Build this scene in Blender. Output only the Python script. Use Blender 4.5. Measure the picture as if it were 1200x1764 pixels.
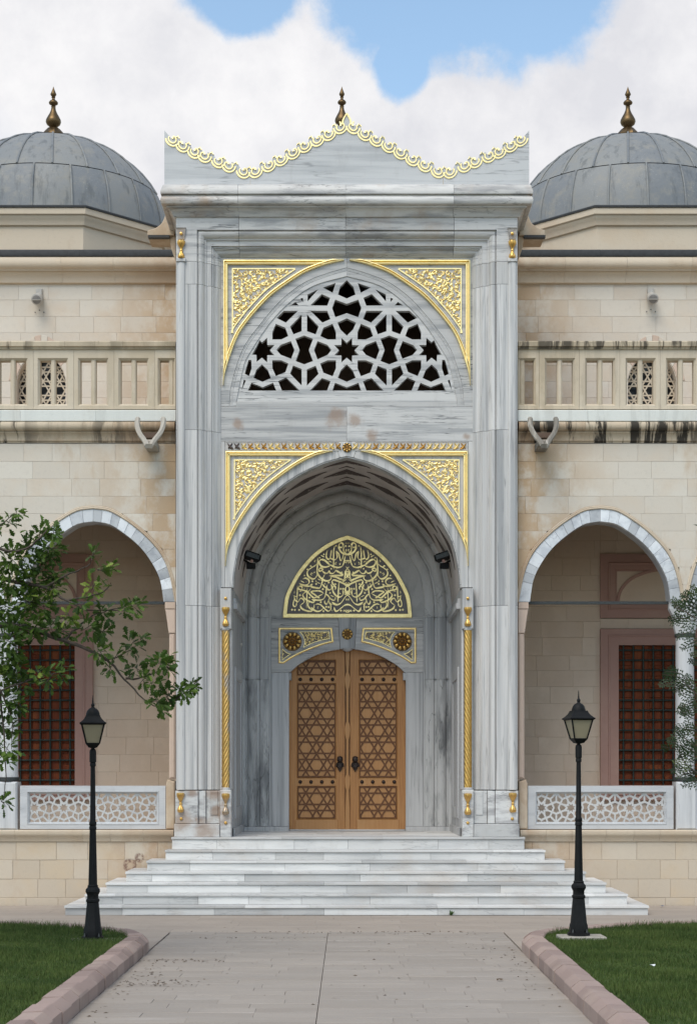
import bpy, bmesh, math, random
import numpy as np
from mathutils import Vector, Matrix
from mathutils.geometry import tessellate_polygon
random.seed(7)
R = random.random
def U(a, b): return a + (b - a) * random.random()
for o in list(bpy.data.objects): bpy.data.objects.remove(o)
scene = bpy.context.scene
COL = scene.collection
PI = math.pi
# ------------------------------------------------------------------ camera, sky, sun, exposure
D, H0, E = 30.0, 1340.0, 2.223          # camera distance to portal face, eye level, eye height
cam_d = bpy.data.cameras.new('camera'); cam = bpy.data.objects.new('camera', cam_d); COL.objects.link(cam)
cam.location = (0, -D, E); cam.rotation_euler = (PI / 2, 0, 0)
cam_d.sensor_fit = 'HORIZONTAL'; cam_d.sensor_width = 36; cam_d.lens = 36 * D / 12.0
cam_d.shift_y = (H0 - 882) / 1200.0; cam_d.clip_end = 2000
scene.camera = cam
SUN_EL, SUN_AZ = math.radians(54), math.radians(204)   # azimuth clockwise from +Y: behind the camera, slightly left
world = bpy.data.worlds.new('World'); scene.world = world; world.use_nodes = True
wn = world.node_tree; wn.nodes.clear()
def W(t, **k):
    n = wn.nodes.new(t)
    for a, b in k.items(): setattr(n, a, b)
    return n
wo = W('ShaderNodeOutputWorld'); bg = W('ShaderNodeBackground'); wn.links.new(bg.outputs[0], wo.inputs[0])
bg.inputs[1].default_value = 0.15
sky = W('ShaderNodeTexSky', sky_type='NISHITA', sun_disc=False, sun_elevation=SUN_EL, sun_rotation=SUN_AZ)
sky.air_density = 1.0; sky.dust_density = 0.6; sky.ozone_density = 2.0
tc = W('ShaderNodeTexCoord')
def wmath(op, a, b=None, c=None, clamp=False):
    n = W('ShaderNodeMath', operation=op, use_clamp=clamp)
    for i, v in enumerate((a, b, c)):
        if v is None: continue
        if isinstance(v, (int, float)): n.inputs[i].default_value = v
        else: wn.links.new(v, n.inputs[i])
    return n.outputs[0]
def wnoise(scale, detail, rough, off=(0, 0, 0), sc=(1, 1, 1), dist=0.0):
    m = W('ShaderNodeMapping'); m.inputs[1].default_value = off; m.inputs[3].default_value = sc
    wn.links.new(tc.outputs['Generated'], m.inputs[0])
    n = W('ShaderNodeTexNoise'); n.inputs['Scale'].default_value = scale; n.inputs['Detail'].default_value = detail
    n.inputs['Roughness'].default_value = rough; n.inputs['Distortion'].default_value = dist
    wn.links.new(m.outputs[0], n.inputs['Vector']); return n.outputs[0]
def skydir(px, py):
    return Vector(((px - 600) * .01 / D, 1, (H0 - py) * .01 / D)).normalized()
warp = wnoise(11, 9, .60, (3.1, 0, 1.7))
def hole(px, py, rad, sx=1.0):
    d = skydir(px, py)
    s = W('ShaderNodeVectorMath', operation='SUBTRACT'); wn.links.new(tc.outputs['Generated'], s.inputs[0]); s.inputs[1].default_value = d
    m = W('ShaderNodeVectorMath', operation='MULTIPLY'); wn.links.new(s.outputs[0], m.inputs[0]); m.inputs[1].default_value = (1 / sx, 1, 1)
    l = W('ShaderNodeVectorMath', operation='LENGTH'); wn.links.new(m.outputs[0], l.inputs[0])
    return wmath('MULTIPLY', l.outputs['Value'], 1.0 / rad)
cover = wmath('ADD', wmath('MULTIPLY', wnoise(2.6, 8, .55, (8.3, 2.0, 5.5)), 1.6), -.42)     # broken cloud over the whole sky
h = wmath('MINIMUM', hole(790, -15, .043, 1.7), hole(695, 105, .022, .75))
h = wmath('MINIMUM', h, hole(415, -12, .021, 1.6))
hm = wmath('ADD', h, wmath('MULTIPLY', wmath('SUBTRACT', warp, .5), 2.1))
hm = wmath('SUBTRACT', hm, .25)
loc = wmath('MULTIPLY', hm, 1.0, clamp=True)
far = wmath('MULTIPLY', wmath('SUBTRACT', h, 3.5), .4, clamp=True)      # away from the gap the plain broken cloud takes over
cmask = W('ShaderNodeMapRange', interpolation_type='SMOOTHSTEP'); cmask.inputs[1].default_value = .30; cmask.inputs[2].default_value = .62
wn.links.new(cover, cmask.inputs[0])
lmask = W('ShaderNodeMapRange', interpolation_type='SMOOTHSTEP'); lmask.inputs[1].default_value = .50; lmask.inputs[2].default_value = .86
wn.links.new(loc, lmask.inputs[0])
mm = W('ShaderNodeMix', data_type='FLOAT'); wn.links.new(far, mm.inputs[0]); wn.links.new(lmask.outputs[0], mm.inputs[2]); wn.links.new(cmask.outputs[0], mm.inputs[3])
shade = wmath('ADD', wmath('MULTIPLY', wnoise(7, 8, .6, (1.0, 4.0, 2.2)), .72), wmath('MULTIPLY', wnoise(24, 8, .62, (5.0, 1.0, 3.2)), .28))
cr = W('ShaderNodeValToRGB'); cr.color_ramp.elements[0].position = .40; cr.color_ramp.elements[0].color = (4.2, 4.22, 4.45, 1)
cr.color_ramp.elements[1].position = .57 + .00; cr.color_ramp.elements[1].color = (5.35, 5.3, 5.35, 1)
wn.links.new(shade, cr.inputs[0])
boost = W('ShaderNodeMix', data_type='RGBA', blend_type='MULTIPLY'); boost.inputs[0].default_value = 1; boost.inputs[7].default_value = (1.5, 1.44, 1.25, 1)
wn.links.new(sky.outputs[0], boost.inputs[6])
mx = W('ShaderNodeMix', data_type='RGBA'); wn.links.new(mm.outputs[0], mx.inputs[0]); wn.links.new(boost.outputs[2], mx.inputs[6]); wn.links.new(cr.outputs[0], mx.inputs[7])
wn.links.new(mx.outputs[2], bg.inputs[0])
sun_d = bpy.data.lights.new('sun', 'SUN'); sun = bpy.data.objects.new('sun', sun_d); COL.objects.link(sun)
sun_d.energy = 1.9; sun_d.angle = math.radians(36); sun_d.color = (1, .94, .84)
sv = Vector((math.sin(SUN_AZ) * math.cos(SUN_EL), math.cos(SUN_AZ) * math.cos(SUN_EL), math.sin(SUN_EL)))
sun.rotation_euler = sv.to_track_quat('Z', 'Y').to_euler()
vs = scene.view_settings
vs.view_transform = 'Standard'; vs.look = 'None'; vs.exposure = 0.27; vs.gamma = 1.0; vs.use_curve_mapping = False

# ------------------------------------------------------------------ drawing scale: photo measure -> metres on the plane at depth y
C0 = 597.0
def sc(y): return .01 * (D + y) / D
def X(px, y=0): return (px - 600) * sc(y)
def Z(py, y=0): return E + (H0 - py) * sc(y)
def P2(pts, y): return [(X(a, y), Z(b, y)) for a, b in pts]

# ------------------------------------------------------------------ materials
class N:
    def __init__(s, name):
        s.m = bpy.data.materials.new(name); s.m.use_nodes = True; s.t = s.m.node_tree
        s.b = s.t.nodes['Principled BSDF']
        s.pos = s.new('ShaderNodeNewGeometry').outputs['Position']
        s.rnd = s.new('ShaderNodeObjectInfo').outputs['Random']
    def new(s, t, **k):
        n = s.t.nodes.new(t)
        for a, b in k.items(): setattr(n, a, b)
        return n
    def put(s, sock, v):
        if hasattr(v, 'links') or isinstance(v, bpy.types.NodeSocket): s.t.links.new(v, sock)
        else: sock.default_value = v
    def math(s, op, a, b=0.0, clamp=False):
        n = s.new('ShaderNodeMath', operation=op, use_clamp=clamp); s.put(n.inputs[0], a); s.put(n.inputs[1], b); return n.outputs[0]
    def noise(s, scale, detail=4, rough=.55, sc=(1, 1, 1), rot=(0, 0, 0), rand=0.0, dist=0.0, vec=None):
        v = vec or s.pos
        if rand:
            a = s.new('ShaderNodeVectorMath', operation='ADD'); s.t.links.new(v, a.inputs[0])
            c = s.new('ShaderNodeCombineXYZ')
            s.put(c.inputs[0], s.math('MULTIPLY', s.rnd, rand)); s.put(c.inputs[1], s.math('MULTIPLY', s.rnd, rand * 1.7)); s.put(c.inputs[2], s.math('MULTIPLY', s.rnd, rand * 2.3))
            s.t.links.new(c.outputs[0], a.inputs[1]); v = a.outputs[0]
        m = s.new('ShaderNodeMapping'); m.inputs[2].default_value = rot; m.inputs[3].default_value = sc
        s.t.links.new(v, m.inputs[0])
        n = s.new('ShaderNodeTexNoise'); n.inputs['Scale'].default_value = scale; n.inputs['Detail'].default_value = detail
        n.inputs['Roughness'].default_value = rough; n.inputs['Distortion'].default_value = dist
        s.t.links.new(m.outputs[0], n.inputs['Vector']); return n.outputs[0]
    def ramp(s, f, stops):
        r = s.new('ShaderNodeValToRGB'); e = r.color_ramp.elements
        while len(e) < len(stops): e.new(.5)
        for i, (p, c) in enumerate(stops):
            e[i].position = p; e[i].color = (c, c, c, 1) if isinstance(c, (int, float)) else (*c, 1)
        s.put(r.inputs[0], f); return r.outputs[0]
    def step(s, f, a, b, smooth=True):
        n = s.new('ShaderNodeMapRange', interpolation_type='SMOOTHSTEP' if smooth else 'LINEAR'); s.put(n.inputs[0], f)
        n.inputs[1].default_value = a; n.inputs[2].default_value = b; return n.outputs[0]
    def mix(s, f, a, b, blend='MIX'):
        n = s.new('ShaderNodeMix', data_type='RGBA', blend_type=blend); s.put(n.inputs[0], f)
        for sock, v in ((n.inputs[6], a), (n.inputs[7], b)):
            s.put(sock, (*v, 1) if isinstance(v, tuple) and len(v) == 3 else v)
        return n.outputs[2]
    def axis(s, i):
        n = s.new('ShaderNodeSeparateXYZ'); s.t.links.new(s.pos, n.inputs[0]); return n.outputs[i]
    def done(s, col, rough=.6, metal=0.0, bump=None, bs=.2, spec=.5, bd=.02):
        s.put(s.b.inputs['Base Color'], (*col, 1) if isinstance(col, tuple) else col)
        s.put(s.b.inputs['Roughness'], rough); s.b.inputs['Metallic'].default_value = metal
        s.b.inputs['Specular IOR Level'].default_value = spec
        if bump is not None:
            n = s.new('ShaderNodeBump'); n.inputs['Strength'].default_value = bs; n.inputs['Distance'].default_value = bd
            s.t.links.new(bump, n.inputs['Height']); s.t.links.new(n.outputs[0], s.b.inputs['Normal'])
        return s.m

def stone_mat(name, c1, c2, c3, stain=.5, stcol=(.30, .19, .10), black=0.0, rough=.85, edge=True, rings=()):
    n = N(name)
    col = n.mix(n.rnd, c1, c2)
    col = n.mix(n.step(n.noise(1.1, 5, .6, rand=9), .45, .75), col, c3)
    col = n.mix(n.math('MULTIPLY', n.step(n.noise(14, 5, .7), .5, .8), .35), col, tuple(x * .72 for x in c1))
    st = n.step(n.noise(.8, 6, .68, sc=(1, 1, .45)), .56, .78)
    if edge:                                                   # rusty wash where the sandstone meets the marble gateway
        ax = n.math('ABSOLUTE', n.math('ADD', n.axis(0), .025))
        e = n.math('SUBTRACT', 1.0, n.step(ax, 2.9, 5.0))
        e = n.math('MULTIPLY', e, n.step(n.noise(1.7, 6, .65, sc=(1, 1, .7), rand=2), .36, .58))
        st = n.math('MAXIMUM', st, e)
    col = n.mix(n.math('MULTIPLY', st, stain), col, stcol)
    if black:
        k = n.step(n.noise(1.0, 6, .66, sc=(5.0, 1, .7), dist=.5), .455, .57)
        k2 = n.step(n.noise(.32, 3, .5, sc=(1, 1, .1)), .44, .60)
        k = n.math('MULTIPLY', k, n.math('ADD', k2, .15))
        col = n.mix(n.math('MULTIPLY', k, black, True), col, (.045, .038, .03))
    for px, py, r, w in rings:                               # dark reddish tide mark of an old leak
        d = n.new('ShaderNodeVectorMath', operation='DISTANCE'); n.t.links.new(n.pos, d.inputs[0]); d.inputs[1].default_value = (X(px, .25), .25, Z(py, .25))
        f = n.math('ABSOLUTE', n.math('SUBTRACT', n.math('ADD', d.outputs['Value'], n.math('MULTIPLY', n.math('SUBTRACT', n.noise(9, 5, .7), .5), r * .9)), r))
        f = n.math('MULTIPLY', n.math('SUBTRACT', 1.0, n.step(f, w * .3, w)), n.step(n.noise(14, 5, .7), .36, .56))
        col = n.mix(n.math('MULTIPLY', f, .75), col, (.14, .065, .05))
    return n.done(col, rough, bump=n.noise(45, 6, .7), bs=.35, bd=.01, spec=.25)

def marble_mat(name, base, dark, sc1, rot=(0, 0, 0), rough=.38, vein=.6, warm=0.0, tone=.14, cloud=.8, spots=()):
    n = N(name)
    f1 = n.noise(1.5, 7, .6, sc=sc1, rot=rot, rand=21, dist=.25)
    f2 = n.noise(2.4, 4, .5, sc=sc1, rot=rot, rand=13, dist=.3)
    col = n.mix(n.math('MULTIPLY', n.step(f1, .44, .66), cloud), base, dark)
    th = n.math('ABSOLUTE', n.math('SUBTRACT', f2, .5))
    v = n.math('SUBTRACT', 1.0, n.step(th, .0, .022))
    gate = n.step(n.noise(.9, 3, .5, rand=5), .40, .62)
    col = n.mix(n.math('MULTIPLY', n.math('MULTIPLY', v, gate), vein), col, tuple(x * .42 for x in dark))
    t = n.math('ADD', n.math('MULTIPLY', n.math('SUBTRACT', n.rnd, .5), tone * 2), 1.0)
    cc = n.new('ShaderNodeCombineXYZ')
    for i in range(3): n.put(cc.inputs[i], t)
    col = n.mix(1.0, col, cc.outputs[0], 'MULTIPLY')
    if warm:
        w = n.step(n.noise(.9, 5, .6), .50, .74)
        col = n.mix(n.math('MULTIPLY', w, warm), col, (.36, .25, .16))
    for px, py, r, *yy in spots:                                  # rust bleeding out of old fixing holes
        d = n.new('ShaderNodeVectorMath', operation='DISTANCE'); n.t.links.new(n.pos, d.inputs[0]); d.inputs[1].default_value = (X(px, (yy or [.3])[0]), (yy or [.3])[0], Z(py, (yy or [.3])[0]))
        f = n.math('ADD', d.outputs['Value'], n.math('MULTIPLY', n.math('SUBTRACT', n.noise(5, 5, .65), .5), r * 2.2))
        col = n.mix(n.math('MULTIPLY', n.math('SUBTRACT', 1.0, n.step(f, r * .2, r * 1.2)), .62), col, (.27, .165, .10))
    g = n.step(n.noise(3.5, 6, .7, sc=(1, 1, .35)), .52, .8)
    col = n.mix(n.math('MULTIPLY', g, .22), col, (.20, .18, .155))
    return n.done(col, n.math('ADD', n.math('MULTIPLY', n.noise(20, 3), .25), rough - .1), bump=n.noise(60, 4, .6), bs=.06, bd=.01, spec=.4)

M = {}
M['stone'] = stone_mat('cream_stone', (.625, .58, .505), (.565, .51, .435), (.585, .505, .41), .85, (.43, .29, .165))
M['stone_plinth'] = stone_mat('plinth_stone', (.56, .485, .39), (.51, .43, .335), (.55, .445, .32), .75, (.40, .25, .14), rings=[(224, 1491, .085, .05), (240, 1478, .05, .05)])
M['stone_trim'] = stone_mat('trim_stone', (.58, .495, .385), (.54, .45, .345), (.56, .455, .335), .5, (.33, .2, .11))
M['stone_parapet'] = stone_mat('parapet_stone', (.57, .495, .385), (.54, .46, .35), (.58, .50, .395), .35, (.34, .25, .13), black=.12)
M['stone_stained'] = stone_mat('stained_string_course', (.52, .44, .33), (.46, .37, .27), (.50, .40, .29), .8, (.28, .17, .09), black=.96)
M['rail_stained'] = stone_mat('stained_rail', (.53, .45, .33), (.49, .41, .30), (.50, .40, .29), .6, (.25, .2, .13), black=.75)
M['mortar'] = stone_mat('mortar', (.47, .42, .35), (.47, .42, .35), (.40, .34, .26), .5)
M['stone_in'] = stone_mat('gallery_stone', (.66, .54, .43), (.61, .485, .38), (.62, .48, .365), .3, (.36, .25, .16))
M['pink'] = stone_mat('pink_stone', (.40, .245, .205), (.38, .23, .19), (.42, .27, .22), .25, (.2, .09, .07), edge=False)
M['pink_light'] = stone_mat('pale_pink_stone', (.56, .44, .36), (.54, .42, .34), (.53, .41, .32), .3, (.4, .25, .18), edge=False)
M['whitestrip'] = stone_mat('white_painted_coping', (.66, .67, .63), (.62, .63, .59), (.6, .59, .54), .3, (.38, .35, .28), black=.10, edge=False)
gb, gd = (.53, .52, .505), (.285, .29, .295)
M['mh'] = marble_mat('grey_marble_horizontal_grain', gb, gd, (.30, 1, 6.0), vein=.95)
M['mh_rust'] = marble_mat('grey_marble_rust_spots', gb, gd, (.30, 1, 6.0), vein=.95, spots=[(410, 731, .11), (577, 719, .20), (612, 722, .13), (803, 752, .08), (640, 752, .12)])
M['mv'] = marble_mat('grey_marble_vertical_grain', gb, gd, (6, 2, .12), vein=.5)
M['md'] = marble_mat('grey_marble_diagonal_grain', (.51, .50, .48), (.25, .25, .255), (.7, 1, 5.5), rot=(0, .45, 0), vein=.7, warm=.85)
M['mbase'] = marble_mat('weathered_marble', (.54, .54, .53), (.26, .255, .26), (1.2, 1, 4.5), rot=(0, .6, 0), vein=.6, warm=.8, spots=[(318, 1415, .22, 0), (352, 1432, .25, 0), (372, 1368, .20, .05), (388, 1412, .16, 0), (330, 1366, .12, 0), (372, 1398, .15, .05)])
M['mring'] = marble_mat('niche_arch_marble', (.46, .455, .445), (.28, .28, .28), (1.6, 1, 1.2), rot=(0, .5, 0), vein=.5, tone=.10, cloud=.5)
M['mdk'] = marble_mat('niche_marble_cloudy', (.47, .47, .465), (.15, .155, .16), (2.6, 1, .45), rot=(0, -.22, 0), vein=.6, tone=.08, cloud=.9)
M['mvn'] = marble_mat('niche_marble_straight', (.47, .47, .47), (.27, .275, .28), (5, 2, .1), vein=.5, tone=.08)
M['ped'] = marble_mat('crest_marble', (.52, .525, .525), (.35, .36, .37), (.22, 1, 4.2), vein=.55, tone=.03, cloud=.6)
M['vous'] = marble_mat('voussoir_marble', (.56, .58, .60), (.36, .38, .41), (2.2, 2, 2.2), rot=(0, .9, 0), vein=.35, tone=.34)
M['colm'] = marble_mat('column_marble', (.56, .565, .57), (.42, .43, .44), (5, 5, .2), vein=.25, tone=.04)
M['lat'] = marble_mat('lattice_marble', (.51, .51, .50), (.43, .43, .43), (1, 1, 3), vein=.1, tone=.03)
M['bal'] = marble_mat('balustrade_marble', (.51, .52, .53), (.42, .43, .445), (.4, 1, 4), vein=.25, tone=.06)
M['step'] = marble_mat('white_step_marble', (.575, .57, .555), (.445, .445, .44), (.5, 1, 3.0), rot=(0, .35, 0), vein=.35, warm=.28, tone=.24, rough=.5)
def gold_mat(name, c, rough, worn=0.0):
    n = N(name)
    col = n.mix(n.step(n.noise(26, 4, .6), .45, .75), c, tuple(x * .88 for x in c))
    if worn:
        col = n.mix(n.math('MULTIPLY', n.step(n.noise(2.6, 5, .6, sc=(1, 1, .6)), .50, .60), worn), col, (.33, .31, .31))
    col = n.mix(n.math('MULTIPLY', n.step(n.noise(5.5, 6, .7), .48, .75), .45), col, tuple(x * .62 for x in c))
    ro = n.math('ADD', n.math('MULTIPLY', n.noise(14, 4, .6), .36), rough - .16)
    return n.done(col, ro, metal=1.0, bump=n.noise(70, 4), bs=.16, bd=.006)
M['gold'] = gold_mat('gold_leaf', (1.0, .82, .40), .42)
M['golddk'] = gold_mat('old_gold', (.70, .43, .13), .36)
M['goldworn'] = gold_mat('worn_gold', (.70, .43, .14), .36, .7)
M['brass'] = gold_mat('tarnished_brass', (.145, .098, .05), .45)
def plain(name, c, rough=.6, metal=0.0, var=.25, scale=8, scv=(1, 1, 1), bs=.15):
    n = N(name)
    col = n.mix(n.step(n.noise(scale, 5, .6, sc=scv, rand=3), .35, .7), c, tuple(x * (1 - var) for x in c))
    return n.done(col, rough, metal, bump=n.noise(scale * 6, 4), bs=bs, bd=.01)
M['inlay'] = plain('carved_inlay_ground', (.115, .085, .075), .7, var=.5, scale=30)
M['carvedk'] = plain('dark_carved_ground', (.24, .21, .18), .7, var=.4, scale=25)
M['pane'] = plain('dark_window_pane', (.016, .014, .014), .3)  # near-black colour stands in for the unlit interior behind the gallery grilles
M['vault'] = plain('vault_plaster', (.56, .50, .46), .7, var=.14, scale=3)
M['carve'] = plain('carved_ground', (.52, .50, .48), .7, var=.25, scale=20)
M['panel_dark'] = plain('dark_inscription_ground', (.17, .155, .15), .5, var=.2, scale=9)
M['black'] = plain('black_paint', (.006, .0065, .007), .6, var=.4, scale=25); M['black'].node_tree.nodes['Principled BSDF'].inputs['Specular IOR Level'].default_value = .22
M['iron'] = plain('dark_iron', (.055, .06, .06), .5, .4, var=.5, scale=40)
M['bars'] = plain('green_bronze', (.035, .055, .05), .5, .5, var=.4, scale=30)
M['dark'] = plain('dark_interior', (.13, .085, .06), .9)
M['plastic'] = plain('white_plastic', (.46, .44, .40), .5, var=.15)
M['slot'] = plain('grey_slot', (.22, .21, .2), .6)
M['stud'] = plain('bronze_stud', (.045, .03, .025), .4, .5)
M['strip'] = plain('dark_wood_inlay', (.15, .058, .018), .65, var=.35, scale=9, scv=(3, 3, .5))
def wood(name, c1, c2, c3):
    n = N(name)
    f = n.noise(4, 7, .6, sc=(9, 3, .35), rand=11, dist=.6)
    col = n.mix(n.step(f, .3, .7), c1, c2)
    col = n.mix(n.math('MULTIPLY', n.step(n.noise(1.6, 4, .6, sc=(1.5, 1, .5), rand=4), .5, .75), .6), col, c3)
    return n.done(col, .62 if 'shutter' in name else .45, bump=f, bs=.08, bd=.01, spec=.2 if 'shutter' in name else .45)
M['wood'] = wood('honey_wood', (.44, .215, .072), (.33, .145, .044), (.48, .26, .10))
M['wood2'] = wood('light_wood', (.45, .235, .090), (.40, .195, .068), (.48, .27, .115))
M['shutter'] = wood('red_brown_shutter', (.18, .042, .012), (.11, .023, .008), (.29, .088, .024))
def lead():
    n = N('lead_sheet')
    col = n.mix(n.rnd, (.165, .178, .19), (.225, .23, .225))
    col = n.mix(n.step(n.noise(3.5, 6, .7, rand=3), .45, .7), col, (.235, .23, .21))
    sp = n.step(n.noise(38, 4, .7), .60, .70)
    col = n.mix(n.math('MULTIPLY', sp, n.step(n.noise(2, 3), .4, .6)), col, (.36, .36, .34))
    st = n.step(n.noise(1.5, 5, .65, sc=(4, 4, .5)), .52, .68)
    col = n.mix(n.math('MULTIPLY', st, .55), col, (.085, .095, .10))
    return n.done(col, .55, bump=n.noise(9, 5, .6), bs=.25, bd=.03, spec=.35)
M['lead'] = lead()
M['leadstrip'] = plain('dark_lead_flashing', (.032, .034, .036), .6, var=.4, scale=14)
def glass():
    n = N('frosted_lamp_glass'); b = n.b
    b.inputs['Transmission Weight'].default_value = .25
    return n.done(n.mix(n.noise(5, 3), (.40, .345, .23), (.33, .285, .19)), .45)
M['glass'] = glass()
def paving(name, c1, c2, c3, light):
    n = N(name)
    col = n.mix(n.rnd, c1, c2)
    col = n.mix(n.step(n.noise(1.3, 6, .65, sc=(.6, 1.2, 1)), .42, .70), col, c3)
    col = n.mix(n.math('MULTIPLY', n.step(n.noise(2.6, 6, .7, sc=(.35, 3, 1), rand=7), .56, .72), .6), col, light)
    col = n.mix(n.math('MULTIPLY', n.step(n.noise(7, 6, .75), .58, .8), .5), col, tuple(x * .5 for x in c1))
    return n.done(col, .75, bump=n.noise(30, 6, .7), bs=.3, bd=.01, spec=.3)
M['pave'] = paving('worn_travertine_paver', (.345, .303, .262), (.29, .252, .216), (.305, .27, .236), (.43, .395, .36))
M['pave2'] = paving('smooth_beige_paving', (.37, .315, .265), (.33, .28, .235), (.31, .265, .225), (.41, .37, .33))
M['forecourt'] = plain('pale_forecourt_ground', (.33, .295, .25), .85, var=.25, scale=.6)
M['joint'] = plain('dirt_joint', (.17, .145, .125), .9)
M['kerb'] = stone_mat('pink_kerb_stone', (.37, .275, .24), (.25, .185, .163), (.38, .295, .25), .85, (.12, .095, .07), edge=False)
M['spout'] = stone_mat('grey_spout_stone', (.42, .39, .34), (.38, .35, .30), (.36, .32, .27), .7, (.2, .16, .12), black=.5, edge=False)
def grass_m(name, a, b, c):
    n = N(name)
    col = n.mix(n.step(n.noise(1.3, 6, .65), .38, .62), a, b)
    col = n.mix(n.math('MULTIPLY', n.step(n.noise(22, 3, .6), .5, .72), .6), col, c)
    return n.done(col, .7, spec=.2)
M['grass'] = grass_m('grass_blades', (.072, .108, .024), (.040, .072, .015), (.15, .15, .055))
M['soil'] = grass_m('lawn_turf', (.045, .078, .016), (.030, .056, .011), (.085, .09, .03))
def leaf_m(name, cs):
    n = N(name)
    at = n.new('ShaderNodeAttribute', attribute_name='tone').outputs['Fac']
    col = n.ramp(at, [(0, cs[0]), (.55, cs[1]), (.85, cs[2]), (1, cs[3])])
    n.b.inputs['Subsurface Weight'].default_value = 0
    m = n.done(col, .5, spec=.3)
    tr = n.new('ShaderNodeBsdfTranslucent'); n.t.links.new(col, tr.inputs[0])
    ms = n.new('ShaderNodeMixShader'); ms.inputs[0].default_value = .35
    n.t.links.new(n.b.outputs[0], ms.inputs[1]); n.t.links.new(tr.outputs[0], ms.inputs[2])
    n.t.links.new(ms.outputs[0], n.t.nodes['Material Output'].inputs[0]); return m
M['oak'] = leaf_m('oak_leaf', [(.036, .072, .014), (.070, .128, .022), (.15, .235, .040), (.23, .30, .055)])
M['frond'] = leaf_m('frond_leaf', [(.022, .042, .016), (.040, .066, .024), (.068, .098, .032), (.10, .13, .04)])
M['bark'] = plain('bark', (.075, .058, .045), .9, var=.5, scale=14, scv=(3, 3, .6))
M['litter'] = plain('dry_leaf_litter', (.10, .062, .032), .9, var=.6, scale=40)
M['paper'] = plain('white_paper', (.75, .76, .78), .7, var=.1)
M['bluebit'] = plain('blue_plastic_scrap', (.05, .12, .35), .4)
M['weed'] = plain('weed_leaf', (.05, .1, .02), .6)
M['slab'] = plain('concrete', (.36, .33, .28), .85, var=.25, scale=12)

# ------------------------------------------------------------------ object helpers
def obj(name, V, F, mat, parent=None, smooth=None, label=None):
    me = bpy.data.meshes.new(name); me.from_pydata([tuple(v) for v in V], [], F)
    bm = bmesh.new(); bm.from_mesh(me); bmesh.ops.recalc_face_normals(bm, faces=bm.faces); bm.to_mesh(me); bm.free()
    if mat: me.materials.append(M[mat])
    if smooth:
        me.polygons.foreach_set('use_smooth', [True] * len(me.polygons)); me.set_sharp_from_angle(angle=math.radians(smooth))
    o = bpy.data.objects.new(name, me); COL.objects.link(o)
    if parent:
        o.parent = parent
        if parent.parent is None and parent.type == 'EMPTY': o.location = -parent.location
    if label: o['label'] = label
    return o
def link(name, me, parent, loc=None, rot=None):
    o = bpy.data.objects.new(name, me); COL.objects.link(o); o.parent = parent
    if loc is not None: o.location = loc
    if rot is not None: o.rotation_euler = rot
    return o
def thing(name, label, cat, loc=(0, 0, 0), group=None):
    o = bpy.data.objects.new(name, None); COL.objects.link(o); o.location = loc; o.empty_display_size = .3
    return tag(o, label, cat, group)
def tag(o, label, cat, group=None):
    o['label'] = label; o['category'] = cat
    if group: o['group'] = group
    return o
def structure(o): o['kind'] = 'structure'; return o
class MB:
    def __init__(s): s.V = []; s.F = []
    def add(s, V, F):
        b = len(s.V); s.V += [tuple(v) for v in V]; s.F += [tuple(i + b for i in f) for f in F]; return s
    def box(s, x0, x1, y0, y1, z0, z1): return s.add(*box(x0, x1, y0, y1, z0, z1))
    def obj(s, name, mat, parent=None, smooth=None, label=None): return obj(name, s.V, s.F, mat, parent, smooth, label)
def box(x0, x1, y0, y1, z0, z1):
    V = [(x, y, z) for x in (x0, x1) for y in (y0, y1) for z in (z0, z1)]
    return V, [(0, 1, 3, 2), (4, 6, 7, 5), (0, 4, 5, 1), (2, 3, 7, 6), (0, 2, 6, 4), (1, 5, 7, 3)]
def slab(x0, x1, z0, z1, yf, yb, c=.006):
    """block with a chamfered front (towards -y)"""
    V = [(x0 + c, yf, z0 + c), (x1 - c, yf, z0 + c), (x1 - c, yf, z1 - c), (x0 + c, yf, z1 - c)]
    V += [(x0, yf + c, z0), (x1, yf + c, z0), (x1, yf + c, z1), (x0, yf + c, z1)]
    V += [(x0, yb, z0), (x1, yb, z0), (x1, yb, z1), (x0, yb, z1)]
    F = [(0, 1, 2, 3), (8, 11, 10, 9)]
    for a in (0, 4):
        for i in range(4): F.append((a + i, a + 4 + i, a + 4 + (i + 1) % 4, a + (i + 1) % 4))
    return V, F
def area2(p): return sum(p[i - 1][0] * p[i][1] - p[i][0] * p[i - 1][1] for i in range(len(p))) / 2
def inset(p, c):
    n = len(p); s = 1 if area2(p) > 0 else -1; out = []
    for i in range(n):
        a, b, d = Vector(p[i - 1]), Vector(p[i]), Vector(p[(i + 1) % n])
        e1 = (b - a); e2 = (d - b)
        if e1.length < 1e-7 or e2.length < 1e-7: out.append(tuple(b)); continue
        e1.normalize(); e2.normalize()
        n1 = Vector((-e1.y, e1.x)) * s; n2 = Vector((-e2.y, e2.x)) * s
        m = n1 + n2
        if m.length < 1e-4: out.append(tuple(b + n1 * c)); continue
        m.normalize(); k = c / max(.4, m.dot(n1)); out.append(tuple(b + m * k))
    return out
def poly_slab(p, yf, yb, c=.006):
    n = len(p); q = inset(p, c)
    V = [(a, yf, b) for a, b in q] + [(a, yf + c, b) for a, b in p] + [(a, yb, b) for a, b in p]
    F = [tuple(t) for t in tessellate_polygon([[Vector((a, b, 0)) for a, b in q]])]
    for k in (0, n):
        for i in range(n): F.append((k + i, k + n + i, k + n + (i + 1) % n, k + (i + 1) % n))
    return V, F
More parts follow.
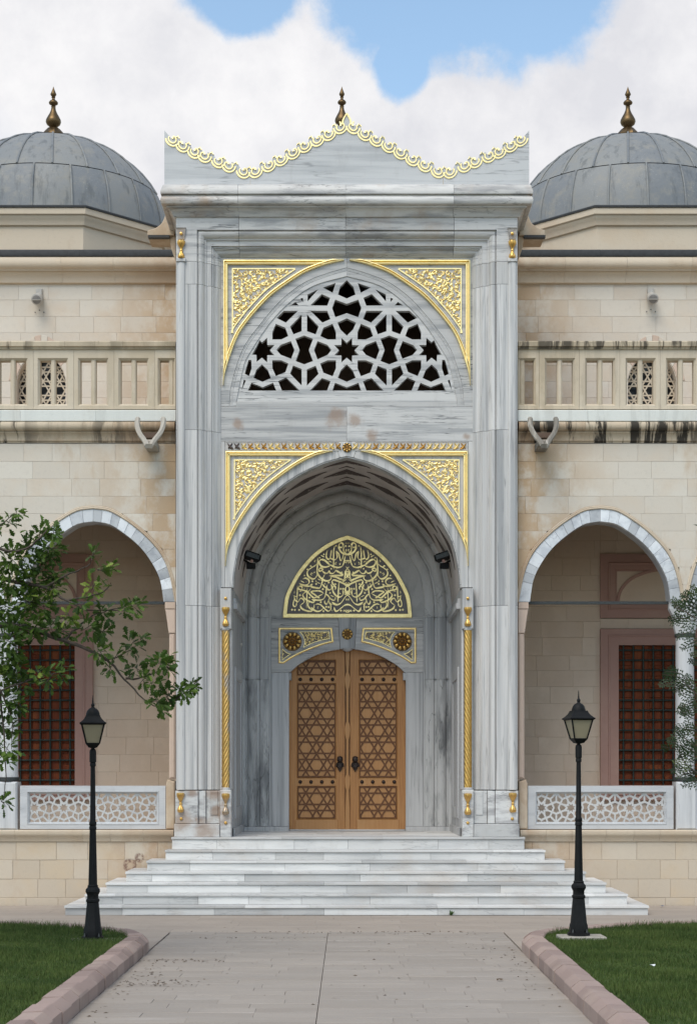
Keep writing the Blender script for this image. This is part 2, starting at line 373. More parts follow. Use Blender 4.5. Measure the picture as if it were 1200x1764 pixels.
def plate(outer, holes, yf, yb):
    loops = [outer] + holes
    T = tessellate_polygon([[Vector((a, b, 0)) for a, b in l] for l in loops])
    flat = [p for l in loops for p in l]; n = len(flat)
    V = [(a, yf, b) for a, b in flat] + [(a, yb, b) for a, b in flat]
    F = [tuple(t) for t in T] + [tuple(i + n for i in t) for t in T]
    k = 0
    for l in loops:
        m = len(l)
        for i in range(m): F.append((k + i, k + (i + 1) % m, n + k + (i + 1) % m, n + k + i))
        k += m
    return V, F
XZ = lambda u, v, h: (u, h, v)
XY = lambda u, v, h: (u, v, h)
def sweep(path, prof, to3=XZ, closed=False, caps=True, lim=3.0):
    """prof: (offset to the left of the path, height)"""
    n, m = len(path), len(prof); P = [Vector(p) for p in path]; V = []
    for i in range(n):
        a = P[i - 1] if (i or closed) else None; d = P[(i + 1) % n] if (i < n - 1 or closed) else None
        ns = []
        if a is not None: e = (P[i] - a).normalized(); ns.append(Vector((-e.y, e.x)))
        if d is not None: e = (d - P[i]).normalized(); ns.append(Vector((-e.y, e.x)))
        m_ = sum(ns, Vector((0, 0)))
        if m_.length < 1e-5: m_ = ns[0].copy()
        m_.normalize(); k = min(lim, 1 / max(.05, m_.dot(ns[0])))
        for off, h in prof: V.append(to3(*(P[i] + m_ * (off * k)), h))
    F = []
    for i in range(n if closed else n - 1):
        i2 = (i + 1) % n
        for j in range(m - 1): F.append((i * m + j, i2 * m + j, i2 * m + j + 1, i * m + j + 1))
    if caps and not closed: F += [tuple(range(m)), tuple(range((n - 1) * m, n * m))]
    return V, F
def xstrip(prof, x0, x1):
    n = len(prof)
    V = [(x0, y, z) for y, z in prof] + [(x1, y, z) for y, z in prof]
    F = [(i, (i + 1) % n, n + (i + 1) % n, n + i) for i in range(n)] + [tuple(range(n)), tuple(range(n, 2 * n))]
    return V, F
def lathe(prof, seg=20, cx=0, cy=0, cz=0, a0=0.0, a1=2 * PI, flute=0, fd=0.0, sx=1, sy=1):
    n = len(prof); full = abs(a1 - a0 - 2 * PI) < 1e-6; k = seg if full else seg + 1; V = []
    for i in range(k):
        a = a0 + (a1 - a0) * i / seg
        f = 1 + (fd * math.cos(a * flute) if flute else 0)
        for r, z in prof: V.append((cx + math.cos(a) * r * f * sx, cy + math.sin(a) * r * f * sy, cz + z))
    F = []
    for i in range(seg):
        i2 = (i + 1) % k
        for j in range(n - 1): F.append((i * n + j, i2 * n + j, i2 * n + j + 1, i * n + j + 1))
    if full: F += [tuple(i * n for i in range(k)), tuple(i * n + n - 1 for i in range(k))]
    return V, F
def catmull(pts, k=8, closed=False):
    P = [Vector(p) for p in pts]; out = []; n = len(P)
    for i in range(n - 1):
        p0 = P[i - 1] if i else P[0] * 2 - P[1]; p1, p2 = P[i], P[i + 1]; p3 = P[i + 2] if i + 2 < n else p2 * 2 - p1
        for j in range(k):
            t = j / k
            out.append(.5 * (2 * p1 + (p2 - p0) * t + (2 * p0 - 5 * p1 + 4 * p2 - p3) * t * t + (3 * p1 - 3 * p2 + p3 - p0) * t ** 3))
    out.append(P[-1]); return [tuple(p) for p in out]
def mirror(pts): return [(2 * C0 - a, b) for a, b in pts]
def tube(pts, rads, seg=6):
    V, F = [], []; P = [Vector(p) for p in pts]; n = len(P)
    for i in range(n):
        t = (P[min(i + 1, n - 1)] - P[max(i - 1, 0)]).normalized()
        a = t.orthogonal().normalized() if abs(t.z) > .9 else t.cross(Vector((0, 0, 1))).normalized()
        b = t.cross(a)
        for k in range(seg):
            g = 2 * PI * k / seg; V.append(P[i] + (a * math.cos(g) + b * math.sin(g)) * rads[i])
    for i in range(n - 1):
        for k in range(seg): F.append((i * seg + k, i * seg + (k + 1) % seg, (i + 1) * seg + (k + 1) % seg, (i + 1) * seg + k))
    F += [tuple(range(seg)), tuple(range((n - 1) * seg, n * seg))]
    return V, F
def clip_poly(p, x0, x1, z0, z1):
    for ax, lim, s in ((0, x0, 1), (0, x1, -1), (1, z0, 1), (1, z1, -1)):
        out = []
        for i in range(len(p)):
            a, b = p[i - 1], p[i]; da, db = (a[ax] - lim) * s, (b[ax] - lim) * s
            if (da >= 0) != (db >= 0):
                t = da / (da - db); out.append((a[0] + (b[0] - a[0]) * t, a[1] + (b[1] - a[1]) * t))
            if db >= 0: out.append(b)
        p = out
        if len(p) < 3: return []
    return p
def strokes(mb, pts, w, y, h, k=6, nib=.75, taper=True, ends=.25, bulge=None, flat=False):
    """raised ribbon (calligraphy, scrollwork) on the plane y; pts and w in metres"""
    c = catmull(pts, k); n = len(c); V = []
    for i in range(n):
        a, b = Vector(c[max(i - 1, 0)]), Vector(c[min(i + 1, n - 1)]); t = (b - a)
        if t.length < 1e-9: t = Vector((1, 0))
        t.normalize(); nn = Vector((-t.y, t.x)); s = i / (n - 1)
        sn = abs(math.sin(math.atan2(t.y, t.x) - nib)); ww = w * (.42 + .74 * sn) if nib > 5 else w * (.62 + .38 * sn)
        if bulge: ww = w * (.3 + .7 * math.sin(PI * min(1, s ** bulge)) )
        elif taper: ww *= min(1, ends + s * n / 4.0, ends + (1 - s) * n / 4.0)
        hh = h * (1 + .25 * s); p = Vector(c[i])
        for o, hy in ((-.5, 0), (-.42, hh), (0, hh * 1.02), (.42, hh), (.5, 0)) if flat else ((-.5, 0), (-.3, hh), (0, hh * 1.25), (.3, hh), (.5, 0)):
            q = p + nn * (o * ww); V.append((q.x, y - hy, q.y))
    F = [(i * 5 + j, i * 5 + j + 1, i * 5 + 6 + j, i * 5 + 5 + j) for i in range(n - 1) for j in range(4)]
    mb.add(V, F)
def dot(mb, x, z, r, y, h):
    q = r * .85; V = [(x - r, y, z), (x, y, z - r), (x + r, y, z), (x, y, z + r), (x - q, y - h, z), (x, y - h, z - q), (x + q, y - h, z), (x, y - h, z + q)]
    mb.add(V, [(4, 5, 6, 7), (0, 1, 5, 4), (1, 2, 6, 5), (2, 3, 7, 6), (3, 0, 4, 7)])
# ------------------------------------------------------------------ measured curves of the gateway (photo measure, left halves)
F_, B_, T_, W_, U_ = .30, 3.30, 3.44, .25, 3.05      # depths: field, niche back, door wall, wing front, gallery wall
ZL = 1.197                                            # landing level
A_gold_up = [(384.4, 664), (389, 637), (408, 583), (427.5, 553), (447, 530), (466, 510.5), (485, 496), (504, 483), (523, 471), (542.5, 462.6), (561.7, 456), (581, 451), (592, 448.8)]
A_l1 = [(395, 696), (399, 660), (418, 602), (446.7, 560), (485, 516), (523, 487), (561.7, 471), (C0, 460.7)]
A_win = [(407, 692), (410, 676), (418, 637), (427.5, 612), (466, 554.6), (504, 516), (542, 491), (C0, 475.4)]
A_gold_lo = [(388, 975), (393, 944.5), (408, 910), (427.5, 879), (446.7, 854), (466, 835), (485, 820), (504, 806.5), (523, 795), (542.5, 786), (561.7, 779.9), (573, 777.8)]
A_open = [(399.5, 1012), (402.5, 980), (412, 937), (427.5, 906), (446.7, 875.5), (466, 853), (485, 836), (504, 823), (523, 812), (542.5, 802.7), (561.7, 795), (C0, 785.4)]
def full(half, k=5):
    c = catmull(half, k); return c + [p for p in reversed(mirror(c))][1:]

portal = thing('marble_portal', 'tall grey marble gateway with gilded carving, scalloped gold crest and a wooden double door', 'portal', (X(C0), 0, ZL))
body = MB()                                          # core behind the marble: flanks, back, roof, floor above the niche
for a, b in ((X(C0 - 293), X(C0 - 262)), (X(C0 + 262), X(C0 + 293))): body.box(a, b, .34, 7.0, -.05, Z(330))
body.box(X(C0 - 261), X(C0 + 261), 6.6, 6.98, -.05, Z(331)); body.box(X(C0 - 261), X(C0 + 261), .36, 6.55, Z(345), Z(332))
body.box(X(C0 - 261), X(C0 + 261), .5, 6.55, Z(755), Z(735))
core = body.obj('core_wall', 'stone_trim', portal)

# frame of stepped mouldings, cut into blocks
def fprof():
    p = [(0, .32), (0, .012), (.012, 0), (.36, 0), (.363, .05), (.385, .05), (.39, .015), (.41, .012), (.44, .025), (.47, .055), (.49, .10), (.51, .10), (.513, .13), (.60, .13),
         (.603, .165), (.632, .165), (.636, .195), (.655, .195), (.66, .215), (.685, .22), (.71, .24), (.73, .275), (.75, .285), (.753, F_ + .03)]
    return [(-a, b) for a, b in p]
fp = fprof()
xl, xr, zt = X(C0 - 294), X(C0 + 294), Z(359.3)
frame = obj('frame', *box(xl + .02, xr - .02, .325, .335, Z(435), Z(362)), 'mh', portal)
def fblock(path, mat, nm='marble_block'):
    q = [Vector(p) for p in path]
    for i, j in ((0, 1), (-1, -2)):
        d = (q[j] - q[i]).normalized(); q[i] = q[i] + d * .003
    V, F = sweep([tuple(p) for p in q], fp); obj(nm, V, F, mat, frame, 35)
for xx, sgn in ((xl, 1), (xr, -1)):
    for a, b in ((1361, 1043), (1043, 740), (740, 489), (489, 450)):
        p = [(xx, Z(a)), (xx, Z(b))]; fblock(p if sgn > 0 else p[::-1], 'mv')
fblock([(xl, Z(450)), (xl, zt), (X(411), zt)], 'mh'); fblock([(X(782), zt), (xr, zt), (xr, Z(450))], 'mh')
for a, b in ((411, 595), (595, 782)): fblock([(X(a), zt), (X(b), zt)], 'md')
# frieze slabs under the cornice
for a, b in ((C0 - 294, 411), (411, 595), (595, 782), (782, C0 + 294)):
    obj('frieze_slab', *slab(X(a) + .002, X(b) - .002, Z(359), Z(373), -.004, .3, .006), 'mh', frame)
# plinth blocks of the two piers
for s in (-1, 1):
    def xx(u): return X(C0 + s * u)
    def bl(u0, u1, p0, p1, yf, yb=.3, m='mbase'):
        a, b = sorted((xx(u0), xx(u1))); obj('plinth_block', *slab(a, b, Z(p1), Z(p0), yf, yb, .01), m, frame)
    bl(297, 219, 1420, 1442.6, -.03); bl(295, 256, 1362.5, 1419.5, -.012); bl(255.5, 243, 1362.5, 1419.5, .03); bl(242.5, 219, 1362.5, 1419.5, .07)
    bl(235, 222, 1363, 1405, .055)
    # inner jamb strip with the twisted column
    bl(218.5, 199, 1361, 1442.6, .0); bl(218.5, 199, 1013, 1083, .05, .6, 'mv'); bl(218.5, 199, 1083.4, 1360.6, .16, .6, 'mv')

vase_me = None
def vase(name, px, ptop, pbot, y, w, mat, parent, gold_only=False):
    """gilded goblet pair carved on a corner: bowl above, bulb below"""
    h = Z(ptop, y) - Z(pbot, y); r = w * sc(y)
    prof = [(.0, 0), (.62, .005), (.72, .04), (.86, .10), (.80, .18), (.60, .26), (.36, .34), (.30, .40), (.40, .43), (.40, .47), (.28, .50), (.28, .54), (.42, .62), (.68, .72), (.92, .82), (1.0, .92), (.95, .985), (.5, 1.0), (0, 1.0)]
    V, F = lathe([(a * r, b * h) for a, b in prof], 24, X(px, y), y, Z(pbot, y), flute=12, fd=.06)
    return obj(name, V, F, mat, parent, 40)
colonnette = []
for s in (-1, 1):
    cx = C0 + s * 285
    obj('corner_colonnette', *lathe([(.07, 0), (.07, Z(452) - Z(1361))], 16, X(cx), .0, Z(1361), sy=.55), 'mv', frame, 60)
    obj('colonnette_cap', *slab(X(cx) - .08, X(cx) + .08, Z(451.5), Z(445.5), -.055, .02, .008), 'mv', frame)
    for a, b, pt, pb in ((.088, .07, 393, 396), (.078, .055, 396.4, 412)):
        zb, zt_ = Z(pb), Z(pt); V = [(X(cx) - b, -.02, zb), (X(cx) + b, -.02, zb), (X(cx) + a, -.05, zt_), (X(cx) - a, -.05, zt_)] + [(X(cx) - b, .02, zb), (X(cx) + b, .02, zb), (X(cx) + a, .02, zt_), (X(cx) - a, .02, zt_)]
        obj('colonnette_capital', V, box(0, 1, 0, 1, 0, 1)[1] and [(0, 1, 2, 3), (4, 7, 6, 5), (0, 4, 5, 1), (1, 5, 6, 2), (2, 6, 7, 3), (3, 7, 4, 0)], 'mbase', frame)
    vase('gilded_vase', cx, 414, 445, -.03, 6.6, 'golddk', frame); vase('gilded_vase', cx + s * 1, 1366, 1400, -.03, 6.6, 'goldworn', frame)
    ci = C0 + s * 208.5
    vase('gilded_vase', ci, 1046, 1079, .03, 6.4, 'golddk', frame); vase('gilded_vase', ci, 1367, 1404, -.02, 6.6, 'goldworn', frame)
    for px, py, y in ((cx, 402, -.05), (cx, 1411, -.015), (ci, 1031, .045), (ci, 1418, -.005)):
        obj('gilded_boss', *lathe([(.028, 0), (.024, .014), (.012, .018), (.008, .026), (0, .027)], 12), 'golddk', frame, 40)
        o = bpy.data.objects[len(bpy.data.objects) - 1] if False else COL.objects[-1]; o.rotation_euler = (PI / 2, 0, 0); o.location = (X(px, y), y, Z(py, y))
    # twisted gilded column
    V, Fc = [], []; n, segs, r0, y0 = 150, 40, .066, .115; z0, z1 = Z(1357, y0), Z(1086, y0)
    for i in range(n + 1):
        t = i / n; z = z0 + (z1 - z0) * t
        for k in range(segs):
            a = 2 * PI * k / segs; ph = 8 * a + s * z * 2 * PI / .105
            r = r0 * (1.04 - .27 * (1 - abs(math.sin(ph / 2))) ** 1.2)
            V.append((X(ci, y0) + math.cos(a) * r, y0 + math.sin(a) * r, z))
    for i in range(n):
        for k in range(segs): Fc.append((i * segs + k, i * segs + (k + 1) % segs, (i + 1) * segs + (k + 1) % segs, (i + 1) * segs + k))
    obj('twisted_column', V, Fc, 'goldworn' if s < 0 else 'golddk', frame, 70)
    for pa, pb in ((1357, 1362), (1080, 1086)):
        obj('column_ring', *lathe([(.075, 0), (.08, .012), (.08, Z(pa) - Z(pb) - .012), (.07, Z(pa) - Z(pb))], 20, X(ci, y0), y0, Z(pb, y0)), 'mbase', frame, 40)

# cornice with mitred returns
cp = [(0, 374), (.03, 373), (.045, 370), (.06, 366), (.09, 361), (.12, 358), (.125, 356.8), (.15, 356.8), (.15, 354.2), (.155, 353.4), (.19, 352.4), (.225, 350), (.242, 346.5), (.245, 343.5), (.238, 340), (.222, 337.8), (.195, 337), (.195, 333.3), (.24, 333), (.245, 329), (.225, 323), (.205, 318), (.19, 317.2), (-.05, 317)]
cprof = [(o, Z(p, -o)) for o, p in cp]
cornice = obj('cornice', *box(xl + .05, xr - .05, .04, 2.4, Z(372), Z(319)), 'md', portal)
pcs = [[(xl, 2.2), (xl, 0), (X(411), 0)], [(X(411), 0), (X(595), 0)], [(X(595), 0), (X(780), 0)], [(X(780), 0), (xr, 0), (xr, 2.2)]]
for pc in pcs:                                        # path runs left to right along the front; outward is to its right
    q = [Vector(p) for p in pc]; q[0] += (q[1] - q[0]).normalized() * .002; q[-1] += (q[-2] - q[-1]).normalized() * .002
    V, Fc = sweep([tuple(p) for p in q], [(-a, b) for a, b in cprof], XY)
    obj('cornice_block', V, Fc, 'md', cornice, 35)
# crest slab with scalloped top
cl = [(283, 232), (330, 259), (380, 279), (426, 298), (432, 298), (480, 276), (530, 248), (565, 231), (585, 219), (597, 214)]
def crest_z(px):
    px = px if px <= C0 else 2 * C0 - px
    for (a, b), (c, d) in zip(cl, cl[1:]):
        if a <= px <= c: return b + (d - b) * (px - a) / (c - a)
    return cl[0][1]
lobes = [(297, 1), (314.5, -1), (335, 1), (352.5, -1), (376, 1), (394, -1), (419, 1), (440, -1), (462.5, 1), (484, -1), (504.5, 1), (525, -1), (546, 1), (566, -1), (586, 1)]
yc0, yc1 = -.06, .25
top = [(283, 224)]
def lobe_c(px): return crest_z(px) - .5
pts_top = []
allx = [l[0] for l in lobes]
for i, px in enumerate(allx):
    zc = lobe_c(px) ; nx = allx[i + 1] if i + 1 < len(allx) else None
    pts_top += [(px - 5.5, zc - 5.5), (px - 3, zc - 2), (px + 3, zc - 2), (px + 5.5, zc - 6)]
    if nx:
        mxp = (px + nx) / 2; mz = crest_z(mxp); pts_top += [(mxp - 2.5, mz - 9.5), (mxp - .5, mz - 10.5), (mxp + .5, mz - 13.5), (mxp + 2.2, mz - 8.5), (mxp + 3.5, mz - 8)]
pts_top += [(591, 211), (592.5, 203), (C0, 193)]
halfL = [(283, 317)] + top + pts_top
outl = halfL + [p for p in reversed(mirror(halfL))][1:]
crest = obj('crest_slab', *plate(P2(outl, yc0), [], yc0, yc1), 'ped', portal)
for px in (431, 2 * C0 - 431): obj('joint_groove', *box(X(px, yc0) - .004, X(px, yc0) + .004, yc0 - .001, yc0 + .05, Z(317, yc0), Z(305, yc0)), 'mortar', crest)
for side in (0, 1):
    for i, (px, dr) in enumerate(lobes):
        g = MB(); zc = lobe_c(px)
        slope = (crest_z(px + 4) - crest_z(px - 4)) / 8.0
        def pt(r, a):
            dx, dz = r * math.cos(a), -r * math.sin(a)
            return (px + dx, zc + dz + slope * dx * .35)
        def put(pp, w, hh, **k):
            q = mirror(pp) if side else pp
            strokes(g, P2(q, yc0), w * .0100, yc0 + .003, hh * .75, flat=True, **k)
        wide = 11.6
        put([pt(wide, a) for a in np.linspace(PI * 1.02, 2 * PI - .02 * PI, 9)], 3.1, .022, k=3, taper=False)                  # outer scallop
        rng = np.linspace(PI * .80, PI * 2.3, 10) if dr > 0 else np.linspace(PI * .20, -PI * 1.3, 10)
        put([pt(6.6, a) for a in rng], 2.6, .024, k=3, ends=.6)                                                                # curl
        e = rng[-1]; put([pt(6.6, e), pt(3.4, e + (.5 if dr > 0 else -.5)), pt(1.2, e - .2)], 3.6, .03, k=3, ends=.7)
        if i + 1 < len(lobes):
            nx = lobes[i + 1][0]; mp = (px + nx) / 2; mz = crest_z(mp)
            put([(mp - 4.2, mz - 6), (mp - 2.6, mz - 9.2), (mp - .4, mz - 9.6)], 1.9, .02, k=2, ends=.7); put([(mp + .6, mz - 12), (mp + 1.8, mz - 8.5), (mp + 3.6, mz - 7)], 1.9, .02, k=2, ends=.7)
        g.obj('gilded_scroll', 'gold', crest)
g = MB()
for pp in ([(590, 214), (590.5, 207), (594, 200), (597, 195)], [(604, 214), (603.5, 207), (600, 200), (597, 195)], [(590, 214), (586.5, 212), (585, 209)], [(604, 214), (607.5, 212), (609, 209)]):
    strokes(g, P2(pp, yc0), .036, yc0 + .003, .018, k=4, ends=.6, flat=True)
g.obj('gilded_finial_leaf', 'gold', crest, 50)

# ---- field slabs
fy = F_
def fpoly(pts, name, mat, yf=fy, yb=fy + .25, c=.005, parent=None, dy=0.0):
    return obj(name, *poly_slab([(a, b) for a, b in P2(pts, yf)], yf + dy, yb, c), mat, parent)
fieldp = obj('field_panel', *box(X(376), X(398), fy + .20, fy + .26, Z(1010), Z(700)), 'mh', portal)
l1 = catmull(A_l1, 5)
left = [(376.5, 434), (C0 - .2, 434)] + [p for p in reversed(l1)] + [(395, 700), (376.5, 700)]
for s in (0, 1): fpoly(mirror(left) if s else left, 'field_slab', 'mh', parent=fieldp)
aw = full(A_win); l1f = full(A_l1)
def ring(outer, inner, o_end, i_end):
    return outer + [p for p in reversed(inner)]
half_ring = l1[:] + [p for p in reversed(catmull(A_win, 5))] + [(407, 700), (395, 700)]
for s in (0, 1): fpoly(mirror(half_ring) if s else half_ring, 'arch_band', 'mh', yf=fy + .012, yb=fy + .25, c=.004, parent=fieldp)
# thin raised fillet along the band
for off in (2.2, 4.6):
    V, Fc = sweep(P2(l1f, fy + .012), [(-off * .01 - .004, fy + .014), (-off * .01 - .002, fy + .006), (-off * .01 + .002, fy + .006), (-off * .01 + .004, fy + .014)])
    obj('arch_fillet', V, Fc, 'mh', fieldp)
for a, b in ((376.5, C0), (C0, 817.5)): obj('lintel_slab', *slab(X(a, fy) + .001, X(b, fy) - .001, Z(760, fy), Z(700.3, fy), fy, fy + .25, .005), 'mh_rust', fieldp)
for a, b in ((376.5, 387.5), (806.5, 817.5)): obj('edge_strip', *slab(X(a, fy) + .001, X(b, fy) - .001, Z(1012, fy), Z(760.3, fy), fy, fy + .25, .004), 'mv', fieldp)
lo = catmull(A_open, 5)
left = [(387.7, 760.4), (575, 760.4), (585, 787.6)] + [p for p in reversed(lo) if p[0] < 584] + [(387.7, 1012)]
for s in (0, 1): fpoly(mirror(left) if s else left, 'field_slab', 'mv', yb=fy + .3, parent=fieldp)
kst = [(575.4, 760.4), (2 * C0 - 575.4, 760.4)] + mirror([p for p in lo if p[0] > 585])[0:0]
kst = [(575.4, 760.4)] + [(2 * C0 - 575.4, 760.4)] + [(2 * C0 - 585.4, 787.8)] + [p for p in mirror([q for q in lo if q[0] > 586])] + [q for q in reversed([q for q in lo if 586 < q[0] < C0 - .1])] + [(585.4, 787.8)]
fpoly(kst, 'keystone', 'mv', yb=fy + .3, parent=fieldp)

# ---- pierced window grille
GR = '''0,272 60,332 80,402 0,438 -80,402 -60,332|99,297 215,340 126,386|255,354 352,401 352,464|393,430 418,440 393,469|507,500 459,468 430,500
329,500 225,397 149,431 175,502|0,485 104,447 132,522 103,606 0,570 -103,606 -132,522 -104,447|632,612 565,548 437,548 547,655|327,548 175,548 145,622 219,655
405,583 405,732 479,760 510,690|357,580 252,688 279,760 357,732|637,665 552,700 524,775 587,806 669,806 669,740|127,665 97,737 97,806 172,806 239,775 210,700
0,615 84,655 57,717 0,772 -57,717 -84,655|783,812 762,832 715,790 713,855 648,855 690,902 648,948 713,948 715,1012 762,970 810,1008 812,945 853,942 822,890
0,835 47,792 49,855 113,857 70,903 112,948 48,950 47,1012 0,970 -47,1012 -48,950 -112,948 -70,903 -113,857 -49,855 -47,792
632,900 595,855 502,820 469,900 499,980 592,945|295,900 262,820 172,855 137,900 172,945 262,985|462,800 382,770 302,800 340,900 302,1000 382,1030 460,1000 424,900
857,990 882,990 918,1115 877,1135 854,1065|762,1030 812,1078 840,1150 757,1187 680,1153 709,1080|669,993 587,993 524,1022 550,1100 637,1135 669,1062|482,1040 405,1070 405,1220 510,1113
359,1075 279,1042 252,1115 359,1222|239,1022 172,993 97,993 97,1065 127,1137 210,1105|0,1030 52,1080 82,1150 0,1187 -82,1150 -52,1080|925,1168 944,1266 906,1175
857,1195 755,1235 662,1195 632,1266 889,1266|617,1180 544,1148 422,1266 582,1266|222,1152 145,1182 177,1266 332,1266|0,1237 105,1195 130,1266 -130,1266 -105,1195'''
holes = []
yg = fy + .03
for line in GR.split('\n'):
    for h_ in line.split('|'):
        p = [tuple(map(float, q.split(','))) for q in h_.split()]
        for s in ((1, -1) if p[0][0] > 0.5 or len(p) < 6 and p[0][0] > 0 else (1,)):
            holes.append([(C0 + s * a / 5.217, 430 + b / 5.217) for a, b in p])
grille = obj('window_grille', *plate(P2(aw, yg), [P2(h_, yg) for h_ in holes], yg, yg + .13), 'mh', portal)
obj('window_sill', *slab(X(407, fy), X(2 * C0 - 407, fy), Z(700, fy), Z(692, fy), fy + .012, fy + .3, .004), 'mh', fieldp)
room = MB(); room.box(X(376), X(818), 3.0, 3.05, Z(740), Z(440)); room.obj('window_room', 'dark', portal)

# ---- gilded spandrels
def sweepv(path, prof, ws):
    V, F = [], []; P = [Vector(p) for p in path]; n, m = len(P), len(prof)
    for i in range(n):
        ns = []
        if i: e = (P[i] - P[i - 1]).normalized(); ns.append(Vector((-e.y, e.x)))
        if i < n - 1: e = (P[i + 1] - P[i]).normalized(); ns.append(Vector((-e.y, e.x)))
        q = sum(ns, Vector((0, 0))).normalized(); k = 1 / max(.4, q.dot(ns[0]))
        for off, h in prof: r = P[i] + q * (off * k * ws[i]); V.append((r.x, h, r.y))
    for i in range(n - 1):
        for j in range(m - 1): F.append((i * m + j, i * m + m + j, i * m + m + j + 1, i * m + j + 1))
    return V, F
def goldstrip(path, w, y, beads, parent, name='gilded_moulding'):
    V, Fc = sweep(path, beads, XZ); return obj(name, V, Fc, 'gold', parent, 50)
def beads(w, y, inner=1):
    s = .01 * inner * w
    return [(0, y), (.04 * s, y - .046), (.10 * s, y - .05), (.26 * s, y - .05), (.32 * s, y - .04), (.40 * s, y - .004), (.60 * s, y - .004), (.68 * s, y - .04), (.74 * s, y - .05), (.90 * s, y - .05), (.96 * s, y - .046), (s, y)]
def spandrel(outer, curve, tri, name, y):
    sp = None
    for sgn in (0, 1):
        f = (lambda p: mirror(p)) if sgn else (lambda p: p)
        mr = -1 if not sgn else 1
        lx, ty, tipx, tipz = outer
        cv = catmull(curve, 5)
        def cx_at(z):
            for (a0, b0), (a1, b1) in zip(cv, cv[1:]):
                if b1 <= z <= b0: return a0 + (a1 - a0) * (b0 - z) / max(1e-6, b0 - b1)
            return lx if z > cv[0][1] else 1e9
        def cz_at(x):
            for (a0, b0), (a1, b1) in zip(cv, cv[1:]):
                if a0 <= x <= a1: return b0 + (b1 - b0) * (x - a0) / max(1e-6, a1 - a0)
            return ty if x > cv[-1][0] else 1e9
        vz = [cv[0][1] - (cv[0][1] - ty) * t for t in np.linspace(0, .97, 40)]; hx_ = [lx + (cv[-1][0] - lx) * t for t in np.linspace(.03, 1, 40)]
        lp_ = [(lx, z) for z in vz] + [(lx, ty)] + [(x, ty) for x in hx_]
        ws = [max(.06, min(1, (cx_at(z) - lx - .6) / 8.2)) for z in vz] + [1] + [max(.06, min(1, (cz_at(x) - ty - .6) / 8.2)) for x in hx_]
        fr = obj(name, *sweepv(P2(f(lp_), y), [(mr * a, b) for a, b in beads(8.2, y)], ws), 'gold', portal, 50)
        ws = [max(.06, min(1, min(p[0] - lx, (p[1] - ty) * 1.3 + .3) / 6.4)) for p in cv]
        obj('gilded_arch_moulding', *sweepv(P2(f(cv), y - .002), [(-mr * a, b) for a, b in beads(6.4, y - .002)], ws), 'gold', fr, 50)
        # groove lines between the two mouldings
        tx, tz, rx, bz = tri
        b2 = [(0, y), (0, y - .022), (.019, y - .022), (.022, y)]
        obj('gilded_border', *sweep(P2(f([(tx, bz), (tx, tz), (rx, tz)]), y), [(mr * a, b) for a, b in b2]), 'gold', fr)
        n = len(cv); hyp = []
        # border along the arch: the arch curve moved outwards until it meets the triangle's corners
        cc = [Vector(p) for p in cv]
        dist = 12.8
        for i in range(n):
            t = (cc[min(i + 1, n - 1)] - cc[max(i - 1, 0)]).normalized(); nn = Vector((t.y, -t.x)) if t.y < 0 or t.x > 0 else Vector((t.y, -t.x))
            q = cc[i] + Vector((t.y, -t.x)) * dist
            if q.x >= tx - .1 and q.y >= tz - .1: hyp.append((q.x, q.y))
        hyp = [(tx, bz)] + [h for h in hyp if h[0] > tx + 1 and h[1] > tz + 1 and h[1] < bz - 3] + [(rx, tz)]
        obj('gilded_border', *sweep(P2(f(hyp), y - .001), [(-mr * a, b - .001) for a, b in b2]), 'gold', fr)
        for k_, dd in enumerate((6.2, 9.0)):
            ln = []
            for i in range(n):
                t = (cc[min(i + 1, n - 1)] - cc[max(i - 1, 0)]).normalized(); q = cc[i] + Vector((t.y, -t.x)) * dd
                if q.x > lx + 10 and q.y > ty + 10: ln.append((q.x, q.y))
            obj('arch_fillet', *sweep(P2(f(ln), y), [(-.006, y + .001), (-.003, y - .006), (.003, y - .006), (.006, y + .001)]), 'mh', fr)
        # carved ground a touch proud, and the leaf scrolls
        obj('carved_ground', *poly_slab(P2(f([(tx + 1, tz + 1), (rx - 3, tz + 1)] + [h for h in reversed(hyp)][1:-1] + [(tx + 1, bz - 4)]), y), y - .006, y + .02, .002), 'carve', fr)
        st = random.getstate(); random.seed(hash(name) % 7 + 5)
        g = MB(); pts = []
        def inside(a, b, mgn=3.0):
            if a < tx + mgn or b < tz + mgn: return False
            for (x0, z0), (x1, z1) in zip(hyp, hyp[1:]):
                if x0 <= a <= x1: return b < z0 + (z1 - z0) * (a - x0) / max(.01, x1 - x0) - mgn - 1.0
            return False
        tries = 0
        while len(pts) < 120 and tries < 9000:
            tries += 1; a, b = U(tx, rx), U(tz, bz)
            if inside(a, b) and all((a - c) ** 2 + (b - d) ** 2 > 24 for c, d in pts): pts.append((a, b))
        for a, b in pts:
            an = U(0, 2 * PI); L = U(6, 11); cvt = random.choice((-1, 1)) * U(.5, 1.1); pp = []
            for i in range(6):
                t = i / 5; ang = an + cvt * (t * 2.6 - .6); 
                pp.append((a, b) if not pp else (pp[-1][0] + math.cos(ang) * L / 5, pp[-1][1] + math.sin(ang) * L / 5))
            pp = [p for p in pp if inside(p[0], p[1], 1.6)]
            if len(pp) >= 3: strokes(g, P2(f(pp), y), U(.032, .050), y - .005, .014, k=3, bulge=U(.55, 1.4), nib=U(0, 3))
        for i, (a, b) in enumerate(pts):                                  # stems joining neighbours
            nb = sorted(pts, key=lambda q: (q[0] - a) ** 2 + (q[1] - b) ** 2)[1:3]
            for c, d in nb:
                m = ((a + c) / 2 + (d - b) * .3, (b + d) / 2 - (c - a) * .3)
                if inside(*m, 1.5): strokes(g, P2(f([(a, b), m, (c, d)]), y), .015, y - .005, .009, k=4)
        g.obj('gilded_arabesque', 'gold', fr, 50)
        random.setstate(st)
